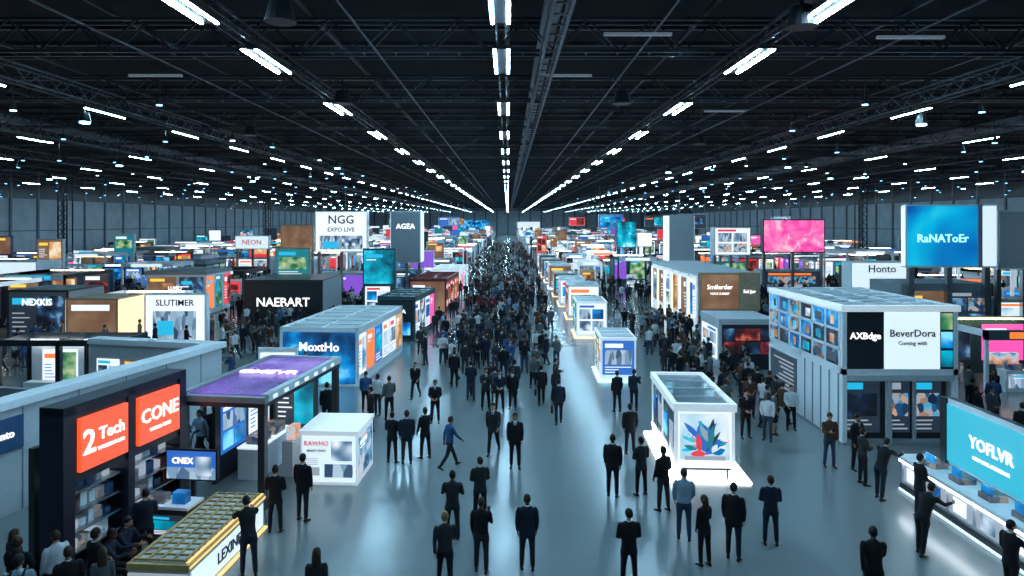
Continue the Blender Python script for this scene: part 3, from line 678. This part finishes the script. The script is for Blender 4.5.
def person(name,arms=((3,8,8,5),(3,8,8,5)),legs=((0,4,0),(0,4,0)),lean=0,female=False,suit=True,hair='short',backpack=False,seated=False,skirt=False,phone=False,headturn=0,headtilt=0,bag=False):
    """arms: (forward, out, elbow bend, inward) degrees for left(-x) / right(+x); legs: (forward, out, knee bend). Faces +Y."""
    sw=.165 if female else .195; k=.9 if female else 1
    hipz=.90
    def D(f,o,s): f=rad(f);o=rad(o); return Vector((s*math.sin(o),math.sin(f)*math.cos(o),-math.cos(f)*math.cos(o)))
    Lm=Matrix.Translation((0,0,hipz))@Matrix.Rotation(rad(-lean),4,'X')@Matrix.Translation((0,0,-hipz))
    def U(p): return Lm@Vector(p)
    body=MB()
    if female: prof=[(.80,.13,.1,0),(.90,.17,.125,-.01),(.98,.165,.12,-.01),(1.08,.128,.1,0),(1.18,.135,.105,.01),(1.28,.15,.125,.02),(1.38,.16,.105,0),(1.44,.125,.08,-.005),(1.49,.06,.055,-.01)]
    elif suit: prof=[(.79,.175,.13,0),(.86,.185,.135,0),(.97,.175,.125,0),(1.08,.165,.118,0),(1.22,.185,.13,.005),(1.33,.2,.13,0),(1.42,.185,.1,-.01),(1.47,.12,.075,-.015),(1.5,.065,.06,-.015)]
    else: prof=[(.82,.13,.11,0),(.90,.17,.125,0),(.98,.168,.12,0),(1.08,.158,.115,.005),(1.22,.175,.125,.005),(1.33,.19,.125,0),(1.42,.175,.098,-.01),(1.47,.11,.072,-.015),(1.5,.062,.058,-.015)]
    if seated: prof[0]=(.83,)+prof[0][1:]
    vs,fs=loft([U((0,y,z)) for z,_,_,y in prof],[(a,b) for _,a,b,_ in prof],16); body.add(vs,fs,PM[0])
    armseg=[];hands=[]
    for s,(f,o,e,inn) in zip((-1,1),arms):
        sh=U((s*sw,0-.005,1.415)); d1=D(f+lean,o,s); el=sh+d1*.285*(.94 if female else 1)
        d2=D(f+e+lean,0,s); d2=(d2+Vector((-s*math.sin(rad(inn)),0,0))).normalized(); wr=el+d2*.25*(.94 if female else 1)
        mid=sh.lerp(el,.5); m2=el.lerp(wr,.4)
        vs,fs=loft([sh-d1*.03+Vector((-s*.02,0,0.01)),sh+d1*.05,mid,el,m2,wr],[.05*k,.064*k,.056*k,.049*k,.045*k,.036*k],12); body.add(vs,fs,PM[0])
        armseg+= [(sh,el),(el,wr)]; hands.append((wr,d2,s))
    feet=[]
    for s,lg in zip((-1,1),legs):
        f,o,kb=lg[:3]; pitch=lg[3] if len(lg)>3 else 0
        hp=Vector((s*.092,0,hipz)); d1=D(f,o*.6,s); kn=hp+d1*.42; d2=D(f-kb,o*.3,s); an=kn+d2*.40
        if not skirt:
            vs,fs=loft([hp+Vector((0,0,.03)),hp+d1*.08,hp.lerp(kn,.5),kn,kn.lerp(an,.35),an-d2*.02],[.085,.098*k+.004,.08,.064,.062,.052],12); body.add(vs,fs,PM[1])
        else:
            vs,fs=loft([hp,hp.lerp(kn,.5),kn,kn.lerp(an,.35),an],[.08,.07,.05,.05,.034],10); body.add(vs,fs,PM[1])
        feet.append((an,pitch,s))
    if skirt:
        vs,fs=loft([(0,0,.98),(0,0,.85),(0,0,.6),(0,0,.52)],[(.15,.11),(.185,.135),(.2,.15),(.19,.14)],16); body.add(vs,fs,PM[1])
    tmp=body.build('tmpbody'); md=tmp.modifiers.new('r','REMESH'); md.mode='VOXEL'; md.voxel_size=.022; md.use_smooth_shade=True
    ms=tmp.modifiers.new('s','SMOOTH'); ms.iterations=3; ms.factor=.5
    dg=bpy.context.evaluated_depsgraph_get(); em=bpy.data.meshes.new_from_object(tmp.evaluated_get(dg))
    out=MB(); [out.mi(q) for q in PM]
    V=[v.co.copy() for v in em.vertices]; out.v=[tuple(c) for c in V]
    hem=.80 if suit and not female else .93
    Li=Lm.inverted()
    def sd(p,a,b):
        ab=b-a; t=max(0,min(1,(p-a).dot(ab)/ab.length_squared)); return (p-(a+ab*t)).length
    for p in em.polygons:
        c=p.center; out.f.append(tuple(p.vertices))
        if min(sd(c,a,b) for a,b in armseg)<.078: mi=0
        elif (Li@c).z>hem: mi=0
        elif skirt and c.z<.5: mi=3
        else: mi=1
        if seated and mi==0 and c.y>.14 and c.z<.99 and min(sd(c,a,b) for a,b in armseg)>.05: mi=1
        out.m.append(mi)
    bpy.data.objects.remove(tmp)
    vs,fs=loft([U((0,-.012,1.45)),U((0,-.005,1.5)),U((0,.004,1.57))],[.058*k,.052*k,.052*k],10); out.add(vs,fs,PM[3])
    vs,fs=loft([U((0,-.012,1.455)),U((0,-.01,1.51))],[(.07*k,.066*k),(.058*k,.06*k)],12); out.add(vs,fs,PM[5] if suit else PM[0])
    Hm=Lm@Matrix.Translation((0,.012,1.635))@Matrix.Rotation(rad(headturn),4,'Z')@Matrix.Rotation(rad(-headtilt+lean*.5),4,'X')
    out.T=Hm
    def hf(p):
        q=p.copy()
        if q.z<0: 
            t=-q.z; q.x*=1-.28*t; q.y=q.y*(1-.15*t)+.12*t*(1 if q.y>0 else .2)
        if q.y>.6 and abs(q.x)<.45 and -.05<q.z<.25: q.y-=.04
        return q
    vs,fs=ellips((0,0,0),(.077,.097,.118),16,12,hf); out.add(vs,fs,PM[3])
    vs,fs=loft([(0,.085,.02),(0,.103,-.012),(0,.112,-.03),(0,.094,-.04)],[(.007,.006),(.011,.01),(.015,.011),(.01,.006)],6); out.add(vs,fs,PM[3])
    for s in(-1,1):
        vs,fs=ellips((s*.03,.084,.012),(.013,.008,.007),8,6); out.add(vs,fs,PM[6])
        vs,fs=ellips((s*.03,.088,.03),(.018,.006,.004),8,4); out.add(vs,fs,PM[4])
        vs,fs=ellips((s*.078,-.005,-.005),(.01,.02,.032),8,6); out.add(vs,fs,PM[3])
    vs,fs=ellips((0,.088,-.062),(.024,.008,.008),8,6); out.add(vs,fs,PM[3])
    def hr(p):
        q=p.copy(); fr=p.y
        lim=.38 if fr>.45 else (-.05 if fr>-.1 else -.62)
        if hair=='long' and fr<.3: lim=-.9
        if q.z<lim: q=Vector((q.x*.9,q.y*.9,q.z)) 
        return q
    vs,fs=ellips((0,-.008,.012),(.086,.104,.122),16,14,hr)
    keep=[]
    for f in fs:
        c=sum((vs[i] for i in f),Vector())/4; y=c.y/.1; z=c.z/.12
        lim=.4 if y>.45 else (.0 if y>-.05 else -.6)
        if hair=='long' and y<.3: lim=-1
        if z>lim: keep.append(f)
    out.add(vs,keep,PM[4])
    if hair=='long':
        vs,fs=loft([(0,-.04,.05),(0,-.06,-.05),(0,-.07,-.14),(0,-.075,-.24),(0,-.07,-.3)],[(.085,.06),(.09,.055),(.092,.045),(.085,.035),(.06,.02)],12); out.add(vs,fs,PM[4])
    if hair=='bun':
        vs,fs=ellips((0,-.11,.05),(.04,.035,.04),10,8); out.add(vs,fs,PM[4])
    out.T=Matrix.Identity(4)
    for wr,d,s in hands:
        nrm=Vector((-s,0,0)); nrm=(nrm-d*nrm.dot(d)).normalized(); w=d.cross(nrm).normalized()
        if w.y<0: w=-w
        if abs(d.z)<.6: w=Vector((0,0,1)); w=(w-d*w.dot(d)).normalized()
        vs,fs=loft([wr-d*.03,wr+d*.01,wr+d*.05,wr+d*.095],[(.024,.02),(.026,.017),(.04,.015),(.038,.012)],10,ref=w); out.add(vs,fs,PM[3])
        for i,(off,ln) in enumerate(((.03,.068),(.01,.078),(-.01,.072),(-.029,.056))):
            p=wr+d*.088+w*off; pts=[p-d*.02]; ang=10
            pts.append(p)
            for seg,fr_ in((0,.45),(1,.3),(2,.25)):
                ang+=16; dd=d*math.cos(rad(ang))+nrm*math.sin(rad(ang)); p=p+dd*ln*fr_; pts.append(p)
            vs,fs=loft(pts,[.009,.0095,.009,.008,.006],6,ref=w); out.add(vs,fs,PM[3])
        p=wr+d*.03+w*.028; q=(d*.65+w*.55+nrm*.35).normalized()
        vs,fs=loft([p-w*.012,p+q*.025,p+q*.05,p+q*.05+(d*.8+nrm*.3)*.022],[.011,.0115,.0105,.008],6,ref=nrm); out.add(vs,fs,PM[3])
    if phone:
        wr,d,s=hands[1]; c=wr+d*.11; out.T=Matrix.Translation(c)@Matrix.Rotation(rad(-35),4,'X'); out.box(-.037,.037,.0,.01,-.02,.13,PM[6]); out.T=Matrix.Identity(4)
    if bag:
        wr,d,s=hands[0]; c=wr+d*.12; out.box(c.x-.045,c.x+.045,c.y-.19,c.y+.19,c.z-.32,c.z-.06,PM[2]); out.beam(c+Vector((0,-.07,-.06)),c+Vector((0,-.05,.0)),.02,PM[2]); out.beam(c+Vector((0,.07,-.06)),c+Vector((0,.05,0)),.02,PM[2]); out.beam(c+Vector((0,-.06,0)),c+Vector((0,.06,0)),.022,PM[2])
    if backpack:
        out.T=Lm
        vs,fs=loft([(0,-.19,.98),(0,-.21,1.03),(0,-.22,1.2),(0,-.2,1.38),(0,-.17,1.45)],[(.1,.05),(.15,.085),(.155,.095),(.14,.08),(.08,.04)],12); out.add(vs,fs,PM[2])
        for s in(-1,1):
            vs,fs=loft([(s*.1,-.15,1.42),(s*.11,-.02,1.49),(s*.12,.11,1.42),(s*.13,.15,1.25),(s*.15,.08,1.1),(s*.15,-.12,1.03)],[(.022,.012)]*6,6); out.add(vs,fs,PM[2])
        out.T=Matrix.Identity(4)
    if suit:
        out.T=Lm
        out.add([(-.05,.085,1.49),(.05,.085,1.49),(0,.139,1.22),(-.035,.06,1.5),(.035,.06,1.5)],[(0,1,2),(0,3,4,1)],PM[5])
        if not female: out.add([(-.014,.1,1.48),(.014,.1,1.48),(.02,.139,1.28),(0,.148,1.23),(-.02,.139,1.28)],[(0,4,3,2,1)],PM[1])
        out.T=Matrix.Identity(4)
    for an,pitch,s in feet:
        out.T=Matrix.Translation(an)@Matrix.Rotation(rad(-s*8),4,'Z')@Matrix.Rotation(rad(-pitch),4,'X')
        vs,fs=loft([(0,-.075,-.045),(0,-.06,-.035),(0,0,-.03),(0,.06,-.045),(0,.13,-.055),(0,.175,-.062)],[(.024,.03),(.036,.042),(.038,.048),(.043,.033),(.042,.024),(.02,.012)],10); out.add(vs,fs,PM[2])
        vs,fs=loft([(0,-.012,-.04),(0,-.01,.05)],[(.038,.045),(.036,.038)],10); out.add(vs,fs,PM[2] if not skirt else PM[3])
        out.T=Matrix.Identity(4)
    mz=min(v[2] for v in out.v); out.v=[(a,b,c-mz) for a,b,c in out.v]
    me=bpy.data.meshes.new(name); me.from_pydata(out.v,[],out.f)
    for q in PM: me.materials.append(MAT[q])
    me.polygons.foreach_set('material_index',out.m); me.polygons.foreach_set('use_smooth',[True]*len(out.f)); me.update()
    return me
P={}
P['man_in_suit']=person('man_suit',arms=((4,9,10,4),(2,9,12,4)),legs=((2,5,2),(-3,5,1)))
P['man_in_suit_hands_clasped']=person('man_suit_clasp',arms=((8,10,55,38),(8,10,55,38)),legs=((0,8,1),(0,8,1)),headturn=12)
P['walking_man']=person('man_walk',arms=((-22,8,14,2),(24,8,22,4)),legs=((26,2,6,-12),(-20,2,18,28)),suit=False,lean=3)
P['walking_man_in_suit']=person('man_walk_suit',arms=((22,8,25,3),(-20,8,12,3)),legs=((-20,2,20,28),(24,2,6,-10)),lean=3)
P['man_with_briefcase']=person('man_briefcase',arms=((2,12,4,0),(-10,8,12,3)),legs=((-12,2,12,18),(14,2,4,-6)),lean=2,bag=True)
P['man_looking_at_phone']=person('man_phone',arms=((4,8,14,3),(22,6,85,22)),legs=((3,5,2),(-4,6,2)),suit=False,phone=True,headtilt=22)
P['woman_with_long_hair']=person('woman_long',arms=((4,7,14,4),(6,8,55,30)),legs=((2,3,4),(-3,3,1)),female=True,suit=False,hair='long')
P['walking_woman']=person('woman_walk',arms=((18,7,20,3),(-16,7,14,3)),legs=((-16,1,18,24),(20,1,6,-8)),female=True,suit=False,hair='long')
P['woman_in_skirt']=person('woman_skirt',arms=((8,8,60,35),(4,7,12,3)),legs=((2,2,2),(-2,2,1)),female=True,suit=True,hair='bun',skirt=True)
P['man_with_backpack']=person('man_backpack',arms=((6,9,30,10),(10,9,50,14)),legs=((4,6,3),(-5,5,1)),suit=False,backpack=True,headturn=-20)
P['man_with_folded_arms']=person('man_folded',arms=((20,14,80,58),(16,14,84,58)),legs=((0,8,1),(3,7,3)),suit=False,headturn=15)
P['man_gesturing']=person('man_gesture',arms=((6,10,20,4),(40,14,65,8)),legs=((5,6,3),(-5,6,1)),headturn=-15)
P['man_leaning_forward']=person('man_lean',arms=((30,8,30,4),(34,8,34,4)),legs=((4,5,4),(-10,5,2)),lean=24,suit=False)
P['seated_man']=person('man_seated',arms=((28,8,62,12),(32,8,55,12)),legs=((86,8,84),(84,10,78)),lean=10,suit=False,seated=True)
P['man_in_shirt']=person('man_shirt',arms=((6,9,18,4),(3,9,40,20)),legs=((4,5,3),(-4,5,1)),suit=False,headturn=-10)

DK=['cloth_black','cloth_black','cloth_navy','cloth_navy','cloth_charcoal','cloth_charcoal','cloth_grey','cloth_black','cloth_lightblue','cloth_white','cloth_blue','cloth_brown','cloth_grey','cloth_white']
PEO=[]
def put(kind,x,y,rot=0,top=None,pants=None,hair=None,skin=None,sc=None):
    o=bpy.data.objects.new(kind,P[kind]); COL.objects.link(o); o.location=(x,y,0); o.rotation_euler=(0,0,rad(rot))
    s=sc or R.uniform(.97,1.04); o.scale=(s,s,s)
    if 'woman' in kind and not sc: o.scale=(s*.95,)*3
    t=top or R.choice(DK)
    if not top and ('suit' in kind or 'brief' in kind) and t in('cloth_white','cloth_lightblue'): t='cloth_grey'
    ch={0:t,1:pants or R.choice(['cloth_black','cloth_charcoal','cloth_navy','cloth_denim']),3:skin or R.choice(['skin_light','skin_light','skin_tan','skin_dark']),4:hair or R.choice(['hair_black','hair_black','hair_brown'])}
    for i,mn in ch.items(): o.material_slots[i].link='OBJECT'; o.material_slots[i].material=MAT[mn]
    PEO.append((x,y)); return o
S='man_in_suit';C='man_in_suit_hands_clasped';WK='walking_man';WS='walking_man_in_suit';PH='man_looking_at_phone';WL='woman_with_long_hair';WW='walking_woman';SK='woman_in_skirt';BP='man_with_backpack';FA='man_with_folded_arms';GE='man_gesturing';LE='man_leaning_forward';ST='seated_man';SH='man_in_shirt';BC='man_with_briefcase'
for a in [
 (WK,-1.37,14.85,10,'cloth_charcoal','cloth_black','hair_blond'),(PH,-.61,15.6,-8,'cloth_black','cloth_charcoal'),(S,.44,15.7,3,'cloth_navy','cloth_navy','hair_brown'),
 (C,-.75,18.3,15,'cloth_charcoal','cloth_black'),(FA,-1.4,17.2,0,'cloth_charcoal','cloth_charcoal'),(C,2.64,14.9,5,'cloth_black','cloth_black'),
 (SH,4.43,17.2,-12,'cloth_lightblue','cloth_denim','hair_brown'),(WL,4.57,15.9,25,'cloth_black','cloth_black','hair_brown'),(S,5.35,16.2,-30,'cloth_black','cloth_navy'),(C,6.5,16.9,-8,'cloth_navy','cloth_navy'),
 (S,3.05,19.9,-20,'cloth_black','cloth_black'),(C,3.9,20.0,20,'cloth_charcoal','cloth_black'),(SH,4.3,18.9,30,'cloth_black','cloth_charcoal'),(S,4.2,23.5,0,'cloth_black','cloth_black'),
 (C,-3.85,22.7,-15,'cloth_black','cloth_black'),(S,-3.35,22.6,10,'cloth_navy','cloth_charcoal'),(GE,-2.8,23.1,40,'cloth_black','cloth_black'),(WK,-1.9,22.2,-60,'cloth_blue','cloth_charcoal','hair_brown'),
 (S,.23,22.2,180,'cloth_black','cloth_black'),(WS,-.5,23.6,170,'cloth_charcoal','cloth_black'),(C,-2.9,27.2,180,'cloth_black','cloth_black'),
 (SH,-5.4,28.3,160,'cloth_white','cloth_charcoal'),(PH,-6.0,28.8,0,'cloth_blue','cloth_black'),(SH,-4.8,27.6,30,'cloth_grey','cloth_black'),
 (C,-6.0,17.6,0,'cloth_black','cloth_black'),(S,-5.5,18.3,-15,'cloth_black','cloth_navy'),(LE,-5.85,15.4,30,'cloth_black','cloth_navy'),
 (PH,10.5,22.3,180,'cloth_brown','cloth_denim','hair_brown'),(S,11.25,22.0,200,'cloth_black','cloth_black'),(SH,9.5,25,150,'cloth_white','cloth_denim'),(C,8.8,25.3,190,'cloth_black','cloth_black'),(SK,10.0,25.7,-90,'cloth_grey','cloth_black'),(SH,10.9,26.3,170,'cloth_white','cloth_black'),
 (LE,10.75,19.7,-60,'cloth_black','cloth_navy'),(FA,10.8,20.8,-90,'cloth_charcoal','cloth_black'),(C,11.1,18.4,-90,'cloth_black','cloth_charcoal'),(LE,9.95,16.4,-70,'cloth_black','cloth_black'),(GE,10.6,14.4,-80,'cloth_black','cloth_black'),
 (WK,7.5,14.0,-10,'cloth_black','cloth_black'),(WW,-3.7,13.2,10,'cloth_charcoal','cloth_black'),
 (S,-8.5,13.2,40,'cloth_black','cloth_navy','hair_brown'),(BP,-9.1,12.7,20,'cloth_lightblue','cloth_denim'),(FA,-9.7,13.5,0,'cloth_black','cloth_black'),(WL,-7.9,13.3,30,'cloth_grey','cloth_black'),(SH,-10.4,13.2,20,'cloth_blue','cloth_black'),(S,-10.9,12.6,10,'cloth_black','cloth_black'),(SH,-9.2,13.9,60,'cloth_white','cloth_black','hair_brown'),(WL,-10.2,14.1,-20,'cloth_charcoal','cloth_black'),(C,-8.4,13.9,-30,'cloth_black','cloth_black'),
 (C,-8.55,16.1,30,'cloth_navy','cloth_black'),(FA,-11.2,17.6,-40,'cloth_blue','cloth_navy'),
 (S,-7.0,26.4,20,'cloth_black','cloth_black'),(WL,-7.7,26.7,-50,'cloth_red','cloth_black'),(S,-8.6,27.4,0,'cloth_black','cloth_black'),(SH,-8.1,25.6,40,'cloth_white','cloth_black'),
 (BC,1.45,29.8,0,'cloth_black','cloth_black'),(WL,2.1,30,10,'cloth_charcoal','cloth_black'),(C,-.35,28.9,180,'cloth_navy','cloth_black'),(S,.2,29.2,170,'cloth_black','cloth_black'),(GE,-.95,29.1,200,'cloth_charcoal','cloth_black'),
 (WK,1.2,32.5,180,'cloth_grey','cloth_black'),(S,4.6,28.8,20,'cloth_black','cloth_black'),(PH,5.35,29.0,-30,'cloth_navy','cloth_black'),(S,-2.6,33,0,'cloth_black','cloth_black'),(WW,-1.7,31.5,20,'cloth_grey','cloth_black'),(BC,2.0,27.0,0,'cloth_navy','cloth_navy'),
 (WS,-4.2,31.0,170,'cloth_black','cloth_black'),(S,-5.2,25.9,90,'cloth_black','cloth_black')]:
    put(a[0],a[1],a[2],a[3],a[4],a[5],a[6] if len(a)>6 else None)
for x,y,r in((-8.7,14.75,-75),(-8.7,15.4,-95)):
    put(ST,x,y,r,'cloth_navy','cloth_black',sc=1)
    mb=MB(); mb.T=Matrix.Translation((x,y,0)); mb.cyl(0,0,0,.03,.17,'black_metal',16); mb.cyl(0,0,.03,.34,.025,'metal',8); mb.cyl(0,0,.34,.39,.17,'dark_panel',16,.16); mb.build('bar_stool')
pool=[S,C,WK,WS,PH,WL,WW,SK,BP,FA,GE,S,C,BC,SH,SH]
def ok(x,y,dm): return free(x,y,.4) and all((x-a)**2+(y-b)**2>dm*dm for a,b in PEO)
def scatter(n,fy,fx,dm,rotf,acc=None):
    c=0;t=0
    while c<n and t<5000:
        t+=1; y=fy(); x=fx(y)
        if acc and not acc(x,y): continue
        if ok(x,y,dm): put(R.choice(pool),x,y,rotf()); c+=1
rf=lambda:R.uniform(0,360)
scatter(75,lambda:R.uniform(30,50),lambda y:R.triangular(-5.6,4.2,-1),.75,lambda:R.choice([0,0,180,180,R.uniform(0,360)])+R.uniform(-20,20),lambda x,y:R.random()<(y-24)/26)
scatter(80,lambda:R.uniform(25,50),lambda y:R.uniform(8.2,12.8),.6,rf)
scatter(95,lambda:R.uniform(25,52),lambda y:R.uniform(-30,-9.5),.65,rf)
scatter(75,lambda:R.uniform(21,46),lambda y:R.uniform(16.6,34),.65,rf,lambda x,y:x<y*.78+1)
scatter(14,lambda:R.uniform(19.5,25),lambda y:R.uniform(-13,-9.9),.6,rf)

PAL=['cloth_black','cloth_navy','cloth_charcoal','cloth_grey','cloth_blue','cloth_lightblue','cloth_white','cloth_brown','cloth_red','cloth_denim','leather_black','skin_light','skin_tan','hair_black','hair_brown']
def lowpoly(me,ratio):
    o=bpy.data.objects.new('t',me); COL.objects.link(o); d=o.modifiers.new('d','DECIMATE'); d.ratio=ratio; d.use_collapse_triangulate=True
    dg=bpy.context.evaluated_depsgraph_get(); e=bpy.data.meshes.new_from_object(o.evaluated_get(dg)); bpy.data.objects.remove(o)
    e.calc_loop_triangles()
    v=np.zeros(len(e.vertices)*3); e.vertices.foreach_get('co',v); t=np.zeros(len(e.loop_triangles)*3,dtype=np.int64); e.loop_triangles.foreach_get('vertices',t)
    pm=np.zeros(len(e.polygons),dtype=np.int64); e.polygons.foreach_get('material_index',pm); pi=np.zeros(len(e.loop_triangles),dtype=np.int64); e.loop_triangles.foreach_get('polygon_index',pi)
    return v.reshape(-1,3),t.reshape(-1,3),pm[pi]
kinds=[S,C,WK,WS,PH,WL,WW,FA,BP,GE]
LOD=[[lowpoly(P[k],r) for k in kinds] for r in(.1,.035)]
def crowd(name,pts):
    VV=[];TT=[];MM=[];off=0
    for x,y in pts:
        v,t,pm=R.choice(LOD[0] if y<85 else LOD[1]); a=R.choice([0,math.pi,R.uniform(0,6.28)]); s=R.uniform(.93,1.05)
        c,sn=math.cos(a)*s,math.sin(a)*s
        w=np.empty_like(v); w[:,0]=v[:,0]*c-v[:,1]*sn+x; w[:,1]=v[:,0]*sn+v[:,1]*c+y; w[:,2]=v[:,2]*s
        top=R.choice([0,0,1,2,3,3,4,5,5,6,6,7,8]) if R.random()<.45 else R.choice([0,1,2]); lut=np.array([top,R.choice([0,1,2,9]),10,R.choice([11,11,12]),R.choice([13,14]),6,13])
        VV.append(w);TT.append(t+off);MM.append(lut[pm]);off+=len(v)
    V=np.concatenate(VV);T=np.concatenate(TT);Mi=np.concatenate(MM)
    me=bpy.data.meshes.new(name); me.vertices.add(len(V)); me.vertices.foreach_set('co',V.ravel()); me.loops.add(len(T)*3); me.loops.foreach_set('vertex_index',T.ravel().astype(np.int32))
    me.polygons.add(len(T)); me.polygons.foreach_set('loop_start',np.arange(0,len(T)*3,3,dtype=np.int32)); 
    for q in PAL: me.materials.append(MAT[q])
    me.polygons.foreach_set('material_index',Mi.astype(np.int32)); me.update(calc_edges=True); me.validate()
    o=bpy.data.objects.new(name,me); COL.objects.link(o); print(name,len(V),len(pts))
pts=[];cell={}
def okc(x,y,d):
    k=(int(x//1),int(y//1))
    for i in(-1,0,1):
        for j in(-1,0,1):
            for a,b in cell.get((k[0]+i,k[1]+j),[]):
                if (a-x)**2+(b-y)**2<d*d: return False
    return free(x,y,.3)
for a,b in PEO: cell.setdefault((int(a//1),int(b//1)),[]).append((a,b))
def addc(x,y): cell.setdefault((int(x//1),int(y//1)),[]).append((x,y)); pts.append((x,y))
tr=0
while len(pts)<640 and tr<12000:
    tr+=1; y=48+R.random()**1.1*180; hw=4.6 if y<90 else 5; x=R.triangular(-hw-1,hw-.6,-1) if y<90 else R.uniform(-hw-1.2,hw-.6)
    if okc(x,y,.6): addc(x,y)
crowd('visitor_crowd_in_aisle',pts)
pts=[];tr=0
while len(pts)<2600 and tr<32000:
    tr+=1; y=40+R.random()**1.3*200; x=R.uniform(-80,80)
    if abs(x)<8 or abs(x)>y*.8+3: continue
    if y<50 and abs(x)<34: continue
    if okc(x,y,.5):
        addc(x,y)
        if R.random()<.6:
            for _ in range(2):
                a=R.uniform(0,6.28); 
                if okc(x+.7*math.cos(a),y+.7*math.sin(a),.5): addc(x+.7*math.cos(a),y+.7*math.sin(a))
crowd('visitor_crowd_between_booths',pts)

# ------------------------------------------------------------------ world, camera
w=bpy.data.worlds.new('World'); scene.world=w; w.use_nodes=True
w.node_tree.nodes['Background'].inputs[0].default_value=(.02,.03,.045,1); w.node_tree.nodes['Background'].inputs[1].default_value=.5
cam=bpy.data.cameras.new('camera'); co=bpy.data.objects.new('camera',cam); COL.objects.link(co); co.location=(0,0,8); co.rotation_euler=(rad(90),0,0)
cam.sensor_width=36; cam.lens=24.01; cam.shift_x=.0039; cam.shift_y=-.0645; cam.clip_end=1000; cam.clip_start=.1
scene.camera=co
scene.view_settings.view_transform='Standard'; scene.view_settings.look='None'; scene.view_settings.exposure=0
